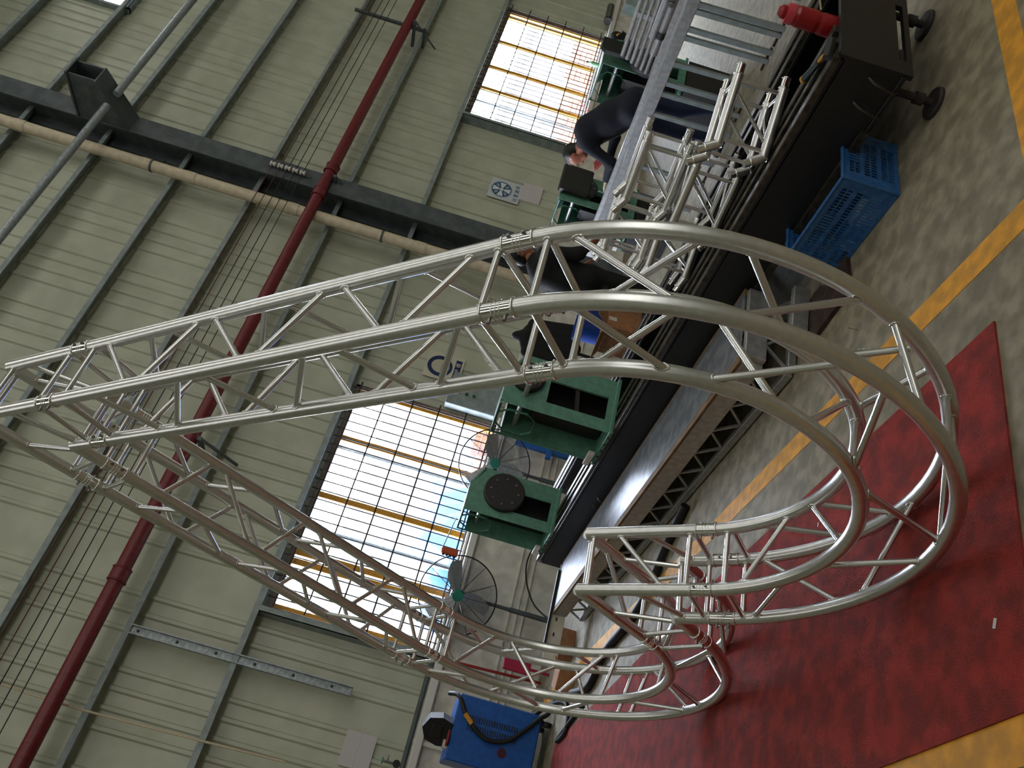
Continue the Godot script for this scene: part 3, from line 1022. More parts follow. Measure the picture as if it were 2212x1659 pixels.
func coupler(o, ch, s, sd):
	var a := hpoint(ch, s - 0.046, sd)
	var b := hpoint(ch, s + 0.046, sd)
	var t := (b - a).normalized()
	var st := ns()
	tube(st, a, b, TR + 0.0012, 24)
	for k in [-0.012, 0.0, 0.012]:
		torus(st, (a + b) / 2 + t * k, t, TR + 0.0012, 0.0016, 24, 6)
	var c := put("coupler", st, M.polished, o)
	for e in [a, b]:
		st = ns()
		torus(st, e, t, TR + 0.0008, 0.0042, 24, 8)
		put("weld_ring", st, M.weld, c)
	var ax := Vector3(0, 0, 1) if ch[0] + ch[1] in ["FO", "BI"] else t.cross(Vector3(0, 0, 1))
	for k in [-0.024, 0.024]:
		var m: Vector3 = (a + b) / 2 + t * k
		st = ns()
		tube(st, m - ax * 0.041, m + ax * 0.034, 0.0052, 10, true, 0.0062)
		put("pin", st, M.pin, c)

# ------------------------------------------------------------------ double-head machine on its long bed
func machine_bed():
	var z0 := -7.95
	var z1 := -1.95
	var o := thing("machine_bed", "long black steel machine bed on levelling feet running from the corner towards the wall", "machine bed", Vector3(3.5, 0, 0))
	var L := z1 - z0
	var zm := (z0 + z1) / 2
	var st := ns()
	box(st, Vector3(0.012, 0.36, zm), Vector3(0.02, 0.26, L))
	box(st, Vector3(0.1, 0.505, zm), Vector3(0.2, 0.02, L), Basis(), 0.003)
	box(st, Vector3(0.1, 0.225, zm), Vector3(0.22, 0.02, L), Basis(), 0.003)
	put("front_beam", st, M.black, o)
	st = ns()
	box(st, Vector3(0.85, 0.36, zm), Vector3(0.02, 0.26, L))
	box(st, Vector3(0.78, 0.505, zm), Vector3(0.2, 0.02, L), Basis(), 0.003)
	box(st, Vector3(0.78, 0.225, zm), Vector3(0.22, 0.02, L), Basis(), 0.003)
	put("rear_beam", st, M.black, o)
	for r in [[0.03, 0.05], [0.14, 0.035], [0.235, 0.05], [0.71, 0.05], [0.83, 0.06]]:
		st = ns()
		box(st, Vector3(r[0], 0.527, zm), Vector3(r[1], 0.03, L - 0.02), Basis(), 0.004)
		put("rail", st, M.rail, o)
	st = ns()
	box(st, Vector3(0.49, 0.35, zm), Vector3(0.5, 0.02, L))
	put("tray", st, M.black, o)
	# end plate with its slot
	st = ns()
	prism(st, [Vector2(0, 0.19), Vector2(0.87, 0.19), Vector2(0.87, 0.52), Vector2(0, 0.52)], -0.012, 0.012, Transform3D(Basis(), Vector3(0, 0, z1)), [Vector2(0.1, 0.215), Vector2(0.55, 0.215), Vector2(0.55, 0.25), Vector2(0.1, 0.25)])
	put("end_plate", st, M.black, o)
	for z in [z1 - 0.12, -3.9, -5.9, z0 + 0.2]:
		for x in [0.08, 0.72]:
			st = ns()
			disc(st, Vector3(x, 0, z), Vector3.UP, 0.075, 0.02, 24, 0.006)
			tube(st, Vector3(x, 0.02, z), Vector3(x, 0.22, z), 0.018, 12)
			tube(st, Vector3(x, 0.06, z), Vector3(x, 0.1, z), 0.032, 6)
			put("levelling_foot", st, M.rust, o)
	st = ns()
	bar(st, Vector3(-0.004, 0.235, z0), Vector3(-0.004, 0.235, z1 - 0.3), 0.03, 0.035)
	put("cable_strip", st, M.rail, o)
	for z in [-2.0, -2.13, -6.3, -6.45]:
		st = ns()
		sweep(st, [Vector3(-0.005, 0.36, z), Vector3(-0.03, 0.34, z), Vector3(-0.045, 0.24, z - 0.02), Vector3(-0.005, 0.215, z - 0.03)], 0.006, 8)
		put("cable_hook", st, M.rail, o)

func machine_head(h):
	var second: bool = h[1] == 1
	var o := thing("green_machine_head", "green machine head with a large black disc, the one nearer the far wall" if second else "green machine head with an octagonal hole and two dark openings, half behind the truss", "machine", Vector3(3.5, 0.56, h[0]), Basis(), "green heads on the machine bed")  # one head of the double-head machine, not a machine of its own
	head_body(o, 0.2 if second else 0.13, Vector2(0.27, 0.52) if second else Vector2(0.27, 0.7), not second)

func head_body(o, disc_r: float, disc_at: Vector2, bars: bool):
	var H := 0.86
	var W := 0.49
	var D := 0.47
	# side facing the aisle, with the octagon; drawn in (depth, height) and turned
	var oct := []
	var ow := 0.13
	var oh := 0.145
	for k in [[-1, -0.5], [-0.5, -1], [0.5, -1], [1, -0.5], [1, 0.5], [0.5, 1], [-0.5, 1], [-1, 0.5]]:
		oct.append(Vector2(0.245 + k[0] * ow * 1.2, 0.70 + k[1] * oh))
	var turned := Transform3D(Basis(Vector3.FORWARD, Vector3.UP, Vector3.RIGHT), Vector3.ZERO)
	var st := ns()
	prism(st, [Vector2(0, 0), Vector2(D, 0), Vector2(D, H), Vector2(0.03, H), Vector2(0, H - 0.03)], 0.0, 0.02, turned, oct)
	put("side_plate", st, M.green, o)
	st = ns()
	prism(st, [Vector2(0, 0), Vector2(D, 0), Vector2(D, H - 0.1), Vector2(0, H - 0.1)], W - 0.02, W, turned)
	put("side_plate", st, M.green, o)
	st = ns()
	box(st, Vector3(W / 2, H / 2 - 0.04, -D + 0.01), Vector3(W - 0.04, H - 0.08, 0.02))
	put("back_plate", st, M.green, o)
	st = ns()
	prism(st, [Vector2(0.02, H - 0.02), Vector2(0.02, H), Vector2(0.3, H), Vector2(W, H - 0.1), Vector2(W, H - 0.12), Vector2(0.3, H - 0.02)], -D, 0.0)
	put("top_plate", st, M.green, o)
	# face towards the near end with its tall openings
	st = ns()
	prism(st, [Vector2(0.02, 0), Vector2(W - 0.02, 0), Vector2(W - 0.02, H - 0.125), Vector2(0.3, H - 0.02), Vector2(0.02, H - 0.02)], -0.02, 0.0, Transform3D(), [Vector2(0.11, 0.05), Vector2(0.32, 0.05), Vector2(0.32, 0.52), Vector2(0.11, 0.52)])
	put("front_plate", st, M.green, o)
	if bars:
		st = ns()
		bar(st, Vector3(0.1, 0.27, -0.03), Vector3(0.33, 0.3, -0.03), 0.03, 0.03)
		put("cross_bar", st, M.rust, o)
	st = ns()
	box(st, Vector3(W / 2 + 0.06, 0.3, -0.3), Vector3(0.3, 0.56, 0.18))
	put("dark_inner_box", st, M.black, o)  # plain dark box set behind the front opening
	st = ns()
	disc(st, Vector3(disc_at.x, disc_at.y, 0.0), Vector3.BACK, disc_r, 0.05, 40, 0.01)
	var f := put("face_disc", st, M.cast, o)
	for k in 8:
		st = ns()
		disc(st, Vector3(disc_at.x + cos(TAU * k / 8) * disc_r * 0.68, disc_at.y + sin(TAU * k / 8) * disc_r * 0.68, 0.05), Vector3.BACK, 0.011, 0.006, 8, 0.001)
		put("bolt", st, M.steel, f)
	st = ns()
	tube(st, Vector3(0.12, 0.69, -D - 0.07), Vector3(0.12, 0.69, 0.16 if bars else -0.02), 0.02, 16)
	put("spindle", st, M.dullalu, o)
	st = ns()
	disc(st, Vector3(0.12, 0.69, -D - 0.01), Vector3.FORWARD, 0.075, 0.03, 8, 0.005)
	put("bearing_flange", st, M.black, o)
	st = ns()
	box(st, Vector3(W / 2, -0.01, -D / 2), Vector3(W + 0.02, 0.03, D + 0.06), Basis(), 0.004)
	var c := put("carriage", st, M.green, o)
	for k in 5:
		st = ns()
		disc(st, Vector3(-0.011, -0.01, -0.05 - k * 0.1), Vector3.LEFT, 0.009, 0.008, 8, 0.001)
		put("bolt", st, M.rust, c)
	st = ns()
	box(st, Vector3(-0.012, 0.045, -D + 0.06), Vector3(0.024, 0.05, 0.2), Basis(), 0.003)
	put("side_lug", st, M.plaster, o)

func jig_table():
	# low table beside the bed: sheet top, lattice sides
	var o := thing("jig_table", "long low steel jig table with lattice sides and grey sheet top beside the machine bed", "table", Vector3(2.95, 0, 0))
	var z0 := -7.7
	var z1 := -3.4
	var L := z1 - z0
	var zm := (z0 + z1) / 2
	var w := 0.49
	var st := ns()
	for i in 3:
		st = ns()
		box(st, Vector3(w / 2 + 0.015, 0.305, z0 + L * (i + 0.5) / 3), Vector3(w - 0.03, 0.012, L / 3 - 0.006), Basis(), 0.002)
		put("top_sheet", st, M.sheetmetal, o)
	for x in [0.0, w]:
		st = ns()
		box(st, Vector3(x, 0.235, zm), Vector3(0.045, 0.12, L), Basis(), 0.004)
		var uc := put("upper_chord", st, M.dullalu, o)
		st = ns()
		box(st, Vector3(x, 0.302, zm), Vector3(0.05, 0.016, L), Basis(), 0.002)
		put("wood_edge", st, M.wood, uc)
		st = ns()
		box(st, Vector3(x, 0.03, zm), Vector3(0.04, 0.045, L), Basis(), 0.004)
		put("lower_chord", st, M.dullalu, o)
		var n := 30
		for i in n:
			st = ns()
			var a: float = z1 - L * i / n
			var b: float = z1 - L * (i + 1) / n
			bar(st, Vector3(x, 0.05 if i % 2 == 0 else 0.18, a), Vector3(x, 0.18 if i % 2 == 0 else 0.05, b), 0.014, 0.014, Vector3.RIGHT)
			put("lattice_bar", st, M.dullalu, o)
	st = ns()
	box(st, Vector3(w / 2, 0.235, z1 + 0.02), Vector3(w, 0.12, 0.04), Basis(), 0.004)
	box(st, Vector3(w / 2, 0.03, z1 + 0.02), Vector3(w, 0.045, 0.04), Basis(), 0.004)
	put("end_rail", st, M.dullalu, o)
	for i in 4:
		st = ns()
		bar(st, Vector3(w * i / 4, 0.05 if i % 2 == 0 else 0.18, z1 + 0.02), Vector3(w * (i + 1) / 4, 0.18 if i % 2 == 0 else 0.05, z1 + 0.02), 0.014, 0.014, Vector3.BACK)
		put("lattice_bar", st, M.dullalu, o)
	# perforated plate across the far end
	st = ns()
	box(st, Vector3(0.02, 0.25, z0 - 0.03), Vector3(0.95, 0.14, 0.012), Basis(), 0.002)
	var ep := put("end_plate", st, M.plaster, o)
	for i in 6:
		st = ns()
		box(st, Vector3(-0.36 + i * 0.15, 0.26, z0 - 0.022), Vector3(0.035, 0.014, 0.006))
		put("slot_insert", st, M.black, ep)
	st = ns()
	box(st, Vector3(0.02, 0.33, z0 - 0.01), Vector3(0.8, 0.02, 0.05), Basis(), 0.003)
	put("rubber_strip", st, M.rubber, o)
	# board and clamp on the floor at the near end
	st = ns()
	box(st, Vector3.ZERO, Vector3(0.3, 0.025, 0.46), Basis(), 0.003)
	var bd := put("board", st, M.darkwood)
	bd.position = Vector3(3.17, 0.0135, -3.03)
	bd.rotation.y = 0.1
	tag(bd, "dark brown board lying on the floor at the near end of the low jig table", "board")
	o = thing("toggle_clamp", "small clamp with a white threaded knob on the brown board by the blue crate", "clamp", Vector3(3.3, 0.027, -2.98))
	st = ns()
	box(st, Vector3(0, 0.012, 0), Vector3(0.1, 0.024, 0.06), Basis(), 0.003)
	box(st, Vector3(0.03, 0.05, 0), Vector3(0.014, 0.08, 0.05), Basis(), 0.003)
	put("bracket", st, M.dullalu, o)
	st = ns()
	lathe(st, [Vector2(0, 0), Vector2(0.018, 0), Vector2(0.018, 0.02), Vector2(0.026, 0.025), Vector2(0.026, 0.045), Vector2(0.014, 0.05), Vector2(0.014, 0.075), Vector2(0, 0.078)], Transform3D(Basis(Vector3.BACK, PI / 2), Vector3(-0.0, 0.05, 0.03)), 16)
	put("knob", st, M.white, o)
	st = ns()
	box(st, Vector3.ZERO, Vector3(0.045, 0.09, 0.34), Basis(), 0.004)
	var pr := put("profile", st, M.dullalu)
	pr.transform = Transform3D(Basis(Vector3.UP, 1.5), Vector3(3.2, 0.075, -3.2))
	tag(pr, "short grey aluminium profile lying across the brown board", "profile")

func roller_table():
	var X := 6.5
	var o := thing("roller_table", "long grey aluminium table edge on paired posts behind the truss pieces", "table", Vector3(X, 0, 0))
	var z0 := -6.6
	var z1 := -2.4
	var st := ns()
	box(st, Vector3(0.06, 0.86, (z0 + z1) / 2), Vector3(0.16, 0.1, z1 - z0), Basis(), 0.006)
	put("edge_beam", st, M.dullalu, o)
	st = ns()
	box(st, Vector3(0.17, 0.92, (z0 + z1) / 2), Vector3(0.05, 0.06, z1 - z0), Basis(), 0.006)
	put("upper_rail", st, M.dullalu, o)
	st = ns()
	box(st, Vector3(0.9, 0.84, (z0 + z1) / 2), Vector3(0.06, 0.08, z1 - z0), Basis(), 0.006)
	put("rear_beam", st, M.dullalu, o)
	for z in [-2.75, -3.0, -3.3, -3.57, -3.63, -3.79, -3.87, -4.12, -4.32, -4.43, -4.65, -5.0, -5.25, -5.6]:
		st = ns()
		bar(st, Vector3(0.0, 0.82, z), Vector3(0.0, 0.1, z + 0.02), 0.045, 0.03, Vector3.RIGHT, 0.003)
		put("post", st, M.girt, o)
	for z in [-2.9, -3.6, -3.83, -4.37, -5.1]:
		st = ns()
		tube(st, Vector3(0.0, 0.12, z - 0.11), Vector3(0.02, 0.12, z + 0.09), 0.012, 8)
		put("foot_rod", st, M.rail, o)
	# machine heads beyond the table
	o = thing("green_machine_head", "green machine head beyond the bending worker, showing an octagonal hole and a dark square plate", "machine", Vector3(7.2, 0.5, -6.58), Basis(), "green heads of the rear machine")
	head_body(o, 0.15, Vector2(0.27, 0.6), false)
	st = ns()
	box(st, Vector3(0.3, 0.72, 0.05), Vector3(0.42, 0.36, 0.09), Basis(), 0.02)
	put("cover_plate", st, M.cast, o)
	st = ns()
	box(st, Vector3(0.25, -0.27, -0.25), Vector3(0.5, 0.46, 0.5))
	put("pedestal", st, M.black, o)
	o = thing("green_machine_head", "green machine head right of the bending worker, with a black shield in front", "machine", Vector3(7.75, 0.5, -5.15), Basis(), "green heads of the rear machine")
	head_body(o, 0.15, Vector2(0.3, 0.6), false)
	st = ns()
	box(st, Vector3(0.25, -0.27, -0.25), Vector3(0.5, 0.46, 0.5))
	put("pedestal", st, M.black, o)
	st = ns()
	prism(st, [Vector2(-0.11, -0.17), Vector2(0.06, -0.17), Vector2(0.11, -0.12), Vector2(0.11, 0.17), Vector2(-0.06, 0.17), Vector2(-0.11, 0.12)], -0.02, 0.02, Transform3D(Basis(), Vector3(0.1, 0.74, 0.14)))
	put("shield", st, M.rubber, o)
	st = ns()
	tube(st, Vector3(0.1, 0.62, 0.14), Vector3(0.05, 0.5, 0.02), 0.012, 8)
	put("shield_arm", st, M.steel, o)

# ------------------------------------------------------------------ truss pieces on the bed
func truss_pieces():
	piece("angled aluminium truss piece lying alone on the black bed, nearest the end plate", Vector3(3.93, 0.567, -2.38), Vector3(-0.82, 0, -0.57), 0.42, Vector3(-0.45, 0.8, -0.3))
	piece("angled aluminium truss piece on the bed, bottom of the front pair", Vector3(3.83, 0.567, -2.91), Vector3(-0.32, 0, -0.947), 0.42, Vector3(-0.6, 0.5, -0.6))
	piece("angled aluminium truss piece on top of the front pair", Vector3(3.94, 0.858, -2.93), Vector3(-0.32, 0, -0.947), 0.42, Vector3(-0.6, 0.5, -0.6))
	piece("angled aluminium truss piece on the bed, bottom of the pair behind the heart", Vector3(3.99, 0.567, -3.48), Vector3(-0.62, 0, -0.784), 0.36, Vector3(-0.7, 0.3, -0.6))
	piece("angled aluminium truss piece on top of the pair behind the heart", Vector3(4.06, 0.858, -3.50), Vector3(-0.62, 0, -0.784), 0.36, Vector3(-0.7, 0.3, -0.6))

func piece(label, at: Vector3, a: Vector3, length: float, bend: Vector3):
	# four tubes with spigots at the near end and an elbow at the far one
	a = a.normalized()
	bend = bend.normalized()
	var l := a.cross(Vector3.UP).normalized() * -1.0
	if l.x < 0:
		l = -l
	var s := 0.24
	var o := thing("truss_piece", label, "truss piece", at, Basis(), "angled truss pieces on the bed")
	var beads := ns()
	for i in 2:
		for j in 2:
			var p := l * s * i + Vector3.UP * s * j
			var q := p + a * length
			var st := ns()
			tube(st, p + a * 0.055, q, TR, 18)
			put("main_tube", st, M.alu, o)
			st = ns()
			tube(st, p, p + a * 0.055, TR * 0.86, 18)
			torus(st, p + a * 0.004, a, TR * 0.84, 0.003, 18, 6)
			put("spigot", st, M.polished, o)
			torus(beads, p + a * 0.055, a, TR * 0.97, 0.004, 18, 6)
			st = ns()
			tube(st, q, q + bend * 0.07, TR, 18)
			put("elbow", st, M.alu, o)
			st = ns()
			tube(st, q + bend * 0.07, q + bend * 0.105, TR * 0.86, 18)
			put("spigot", st, M.polished, o)
			torus(beads, q, (a + bend).normalized(), TR, 0.0035, 18, 6)
			torus(beads, q + bend * 0.07, bend, TR * 0.97, 0.004, 18, 6)
	for e in [0.085, length - 0.03]:
		for f in [[Vector3.ZERO, l * s], [Vector3.ZERO, Vector3.UP * s], [l * s, l * s + Vector3.UP * s], [Vector3.UP * s, l * s + Vector3.UP * s]]:
			var st := ns()
			tube(st, f[0] + a * e, f[1] + a * e, 0.0105, 12)
			put("brace", st, M.brace, o)
	for f in [[Vector3.UP * s, Vector3.ZERO], [l * s + Vector3.UP * s, l * s], [l * s + Vector3.UP * s, Vector3.UP * s], [l * s, Vector3.ZERO]]:
		var st := ns()
		tube(st, f[0] + a * 0.13, f[1] + a * (length - 0.06), 0.009, 12)
		put("brace", st, M.brace, o)
	put("weld_beads", beads, M.weld, o).set_meta("kind", "stuff")

# ------------------------------------------------------------------ small things near the camera
func near_small_things():
	# carpet
	var st := ns()
	prism(st, [Vector2(0.86, 1.93), Vector2(2.135, 1.90), Vector2(2.09, 4.2), Vector2(1.86, 8.0), Vector2(0.58, 8.0)], 0.0, 0.008, Transform3D(Basis(Vector3.RIGHT, Vector3.FORWARD, Vector3.UP), Vector3.ZERO))
	tag(put("carpet", st, M.carpet), "worn dark red carpet runner under the heart", "carpet")
	st = ns()
	box(st, Vector3.ZERO, Vector3(0.012, 0.003, 0.03), Basis(), 0.001)
	var o: Node3D = put("paper_scrap", st, M.paper)
	o.transform = Transform3D(Basis(Vector3.UP, 1.2), Vector3(1.118, 0.0102, -2.06))
	tag(o, "tiny white paper scrap on the red carpet near the camera", "scrap")
	# metal slivers on carpet and floor
	for p in [[2.80, -2.80, 0.12, 0.9], [2.62, -2.72, 0.13, 1.05], [3.02, -2.77, 0.05, 0.6], [1.9, -3.1, 0.02, 0.2]]:
		st = ns()
		tube(st, Vector3(-p[2] / 2, 0, 0), Vector3(p[2] / 2, 0, 0.01), 0.0016, 6)
		o = put("metal_sliver", st, M.polished)
		o.transform = Transform3D(Basis(Vector3.UP, p[3]), Vector3(p[0], 0.0018 if p[0] > 2.2 else 0.0098, p[1]))
		tag(o, "shiny thin metal sliver dropped on the concrete between crate and yellow line" if p[0] > 2.2 else "shiny thin metal sliver on the red carpet inside the heart", "sliver", "metal slivers on the concrete" if p[0] > 2.2 else "")
	crate()
	# red bottle
	o = thing("thermos_bottle", "pink-red plastic bottle with a pale pink cap standing behind the end plate", "bottle", Vector3(3.84, 0.37, -2.02))
	st = ns()
	lathe(st, [Vector2(0, 0), Vector2(0.046, 0.0), Vector2(0.05, 0.01), Vector2(0.05, 0.2), Vector2(0.046, 0.22), Vector2(0.05, 0.24), Vector2(0.048, 0.32), Vector2(0.042, 0.335), Vector2(0, 0.336)], Transform3D(), 28)
	put("body", st, M.redplastic, o)
	st = ns()
	lathe(st, [Vector2(0, 0.336), Vector2(0.045, 0.336), Vector2(0.047, 0.342), Vector2(0.045, 0.375), Vector2(0, 0.376)], Transform3D(), 28)
	put("cap", st, M.pinkplastic, o)
	st = ns()
	lathe(st, [Vector2(0, 0.376), Vector2(0.03, 0.376), Vector2(0.03, 0.395), Vector2(0.018, 0.41), Vector2(0, 0.412)], Transform3D(), 20)
	put("spout", st, M.redplastic, o)
	st = ns()
	sweep(st, curve([Vector3(0.03, 0.36, 0.03), Vector3(0.09, 0.34, 0.07), Vector3(0.1, 0.26, 0.07), Vector3(0.06, 0.22, 0.03)]), 0.004, 6)
	put("strap", st, M.glove, o)
	# hammer
	o = thing("hammer", "hammer with a green and yellow handle lying on the front rail of the bed", "hammer", Vector3(3.56, 0.565, -1.99))
	var d := Vector3(0.14, 0, -0.3).normalized()
	st = ns()
	tube(st, d * -0.02, d * 0.07, 0.009, 12)
	put("neck", st, M.sash, o)
	st = ns()
	sweep(st, [d * 0.07, d * 0.12, d * 0.22], 0.014, 14, true, false, 0.018)
	put("grip", st, flatmat(Color(0.03, 0.10, 0.08), 0.5), o)
	st = ns()
	lathe(st, [Vector2(0, 0), Vector2(0.018, 0.0), Vector2(0.02, 0.004), Vector2(0.02, 0.012), Vector2(0.014, 0.019), Vector2(0, 0.02)], Transform3D(Basis(side(d), d, side(d).cross(d)), d * 0.22), 20)
	put("grip_end", st, M.sash, o)
	st = ns()
	var cx := d.cross(Vector3.UP)
	tube(st, d * -0.035 + cx * -0.045, d * -0.035 + cx * 0.045, 0.021, 18)
	put("head", st, M.black, o)

func crate():
	var W := 0.345
	var L := 0.56
	var H := 0.285
	var o := thing("plastic_crate", "slotted blue plastic crate full of shiny offcuts on the floor beside the machine bed", "crate", Vector3(3.292, 0, -2.372))
	# sides in a plane: (length, start, direction, outward)
	var sides := [[L, Vector3(0, 0, 0), Vector3.FORWARD], [W, Vector3(0, 0, 0), Vector3.RIGHT], [L, Vector3(W, 0, 0), Vector3.FORWARD], [W, Vector3(0, 0, -L), Vector3.RIGHT]]
	for s in sides:
		var st := ns()
		var len: float = s[0]
		var d: Vector3 = s[2]
		var P := func(u, y): return s[1] + d * u + Vector3.UP * y
		for y in [0.012, 0.098, 0.184]:
			bar(st, P.call(0.01, y), P.call(len - 0.01, y), 0.008, 0.02, Vector3.UP)
		bar(st, P.call(0.01, 0.262), P.call(len - 0.01, 0.262), 0.006, 0.03, Vector3.UP)
		for m in [[0.045, 0.055], [0.055, 0.155], [0.141, 0.155]]:
			pass
		var n := int(len / 0.0185)
		for i in n + 1:
			bar(st, P.call(len * i / n, 0.015), P.call(len * i / n, 0.255), 0.0045, 0.004, d.cross(Vector3.UP))
		for y in [0.055, 0.141, 0.22]:
			bar(st, P.call(0.01, y), P.call(len - 0.01, y), 0.0035, 0.005, Vector3.UP)
		# plain panels at the middle and the corners
		box(st, P.call(len / 2, 0.21), Vector3(0.004, 0.085, 0.004) + (d.abs() * len * 0.22))
		for u in [0.026, len - 0.026]:
			box(st, P.call(u, 0.14), Vector3(0.0045, 0.25, 0.0045) + d.abs() * 0.05)
		put("side_wall", st, M.crate, o)
	var st := ns()
	box(st, Vector3(W / 2, 0.006, -L / 2), Vector3(W - 0.01, 0.008, L - 0.01))
	put("base", st, M.crate, o)
	st = ns()
	for s in sides:
		var d: Vector3 = s[2]
		bar(st, s[1] + Vector3.UP * 0.28 - d * 0.006, s[1] + d * (s[0] + 0.006) + Vector3.UP * 0.28, 0.02, 0.012, Vector3.UP, 0.004)
	put("rim", st, M.crate, o)
	for p in [Vector3(0, 0.15, 0), Vector3(W, 0.15, 0), Vector3(0, 0.15, -L), Vector3(W, 0.15, -L)]:
		st = ns()
		tube(st, Vector3(p.x, 0.0, p.z), Vector3(p.x, 0.28, p.z), 0.009, 12)
		put("corner_post", st, M.crate, o)
	var r := RandomNumberGenerator.new()
	r.seed = 12
	for i in 46:
		st = ns()
		var q := Vector3(r.randf_range(0.05, W - 0.05), 0.03 + 0.15 * sqrt(r.randf()), -r.randf_range(0.06, L - 0.06))
		var dir := Vector3(r.randf_range(-1, 1), r.randf_range(-0.3, 0.3), r.randf_range(-1, 1)).normalized() * 0.035
		tube(st, q - dir, q + dir, 0.011, 10)
		var off := put("offcut", st, M.polished if i % 2 == 0 else M.alu)
		tag(off, "short shiny aluminium tube offcut lying in the blue plastic crate", "offcut", "aluminium offcuts in the blue crate")

# ------------------------------------------------------------------ things farther back
func far_small_things():
	pedestal_fan("black pedestal fan with a green hub, standing behind the nearer green machine head", Vector3(5.1, 1.15, -9.12))
	pedestal_fan("black pedestal fan with a green hub, the one at the left below the big window", Vector3(3.36, 1.165, -9.12))
	welder()
	# blue stand behind the fan
	var o := thing("blue_stand", "bright blue steel stand with a grey box behind the pedestal fan and green machine head", "stand", Vector3(5.95, 0, -9.35))
	var st := ns()
	for x in [-0.32, 0.32]:
		st = ns()
		bar(st, Vector3(x, 0.0, 0), Vector3(x, 0.95, 0), 0.06, 0.06)
		put("leg", st, flatmat(Color(0.02, 0.33, 0.62), 0.45), o)
	st = ns()
	bar(st, Vector3(-0.45, 0.5, 0.04), Vector3(0.45, 0.5, 0.04), 0.05, 0.07)
	bar(st, Vector3(-0.32, 0.92, 0.0), Vector3(0.32, 0.92, 0.0), 0.05, 0.05)
	put("cross_rail", st, flatmat(Color(0.02, 0.33, 0.62), 0.45), o)
	st = ns()
	box(st, Vector3(0.05, 0.74, -0.02), Vector3(0.4, 0.36, 0.2), Basis(), 0.01)
	put("motor_box", st, M.girt, o)
	st = ns()
	sweep(st, curve([Vector3(0.1, 1.0, 0.1), Vector3(-0.1, 0.8, 0.2), Vector3(-0.25, 0.45, 0.22), Vector3(-0.1, 0.1, 0.2), Vector3(0.1, 0.01, 0.25)]), 0.012, 8)
	sweep(st, curve([Vector3(0.2, 1.0, 0.1), Vector3(0.3, 0.7, 0.2), Vector3(0.15, 0.3, 0.22), Vector3(0.3, 0.01, 0.3)]), 0.01, 8)
	put("cable", st, M.rubber, o)
	# yellow-black remote on the machine head
	o = thing("hoist_remote", "small orange hoist remote with black keys hanging in front of the left window", "remote", Vector3(3.2, 1.42, -7.62))
	st = ns()
	box(st, Vector3.ZERO, Vector3(0.07, 0.16, 0.05), Basis(), 0.01)
	put("case", st, flatmat(Color(0.7, 0.28, 0.05), 0.5), o)
	for k in 4:
		st = ns()
		disc(st, Vector3(-0.035, 0.055 - k * 0.035, 0), Vector3.LEFT, 0.011, 0.014, 10, 0.003)
		put("key", st, M.rubber, o)
	st = ns()
	tube(st, Vector3(0.0, 0.08, 0), Vector3(0.35, 0.03, 0.02), 0.006, 8)
	put("lead", st, M.dullalu, o)
	# lantern-like pile of tubes on the roller table
	o = thing("tube_bundle", "bundle of parallel aluminium ladder tubes hanging over the roller table at the top edge", "tubes", Vector3(7.05, 0, -3.4))
	for i in 7:
		st = ns()
		tube(st, Vector3(0.0, 1.22 - i * 0.052, -1.15 - i * 0.02), Vector3(0, 1.24 - i * 0.052, 1.0), 0.02, 12)
		put("tube", st, M.dullalu, o)
	st = ns()
	bar(st, Vector3(0, 1.22, -0.72), Vector3(0, 0.86, -0.72), 0.045, 0.03, Vector3.RIGHT)
	put("cross_bar", st, M.dullalu, o)
	o = thing("clamp_pipe", "pair of thick grey pipes with round bolts above the roller table edge", "pipe", Vector3(6.9, 0.97, -3.4))
	for k in [0.0, 0.075]:
		st = ns()
		tube(st, Vector3(0.0, k * 0.8, -0.95 + k * 2), Vector3(0, k * 0.8, 1.0), 0.035, 16)
		put("pipe", st, M.dullalu, o)
	st = ns()
	tube(st, Vector3(0, 0.0, -0.78), Vector3(0, 0.0, -0.72), 0.042, 16)
	put("band", st, M.rubber, o)
	for k in 3:
		st = ns()
		disc(st, Vector3(-0.04, 0.01 + 0.03 * (k % 2), -0.25 - 0.09 * k), Vector3.LEFT, 0.025, 0.03, 14)
		put("bolt_head", st, M.steel, o)
	# helmets and oddments along the plinth, right of the worker
	st = ns()
	ellipsoid(st, Vector3.ZERO, Vector3(0.15, 0.2, 0.14))
	o = thing("welding_mask", "black welding mask lying behind the roller table below the blue folder", "mask", Vector3(7.75, 0.9, -5.0))
	put("shell", st, M.rubber, o)
	st = ns()
	box(st, Vector3(-0.08, 0.02, 0.12), Vector3(0.1, 0.09, 0.04), Basis(Vector3.UP, -0.4), 0.008)
	put("visor", st, M.black, o)
	st = ns()
	bar(st, Vector3(0.05, -0.15, -0.05), Vector3(0.05, 0.05, -0.17), 0.04, 0.02)
	put("headband", st, M.sash, o)
	o = thing("folder", "open blue folder leaning behind the ladder tubes at the top edge", "folder", Vector3(8.1, 1.08, -5.15), Basis(Vector3.UP, -0.5).rotated(Vector3.RIGHT, -0.2))
	st = ns()
	box(st, Vector3(0, 0, 0), Vector3(0.24, 0.2, 0.012), Basis(), 0.002)
	put("cover", st, M.blue, o)
	st = ns()
	box(st, Vector3(-0.01, -0.08, 0.02), Vector3(0.24, 0.13, 0.008), Basis(Vector3.RIGHT, 0.5), 0.002)
	put("sheets", st, M.paper, o)
	st = ns()
	box(st, Vector3(0, 0.0, -0.008), Vector3(0.25, 0.21, 0.004))
	put("page_edge", st, M.white, o)
	st = ns()
	lathe(st, [Vector2(0, 0), Vector2(0.04, 0.0), Vector2(0.045, 0.01), Vector2(0.045, 0.15), Vector2(0.02, 0.19), Vector2(0.02, 0.22), Vector2(0, 0.221)], Transform3D(), 18)
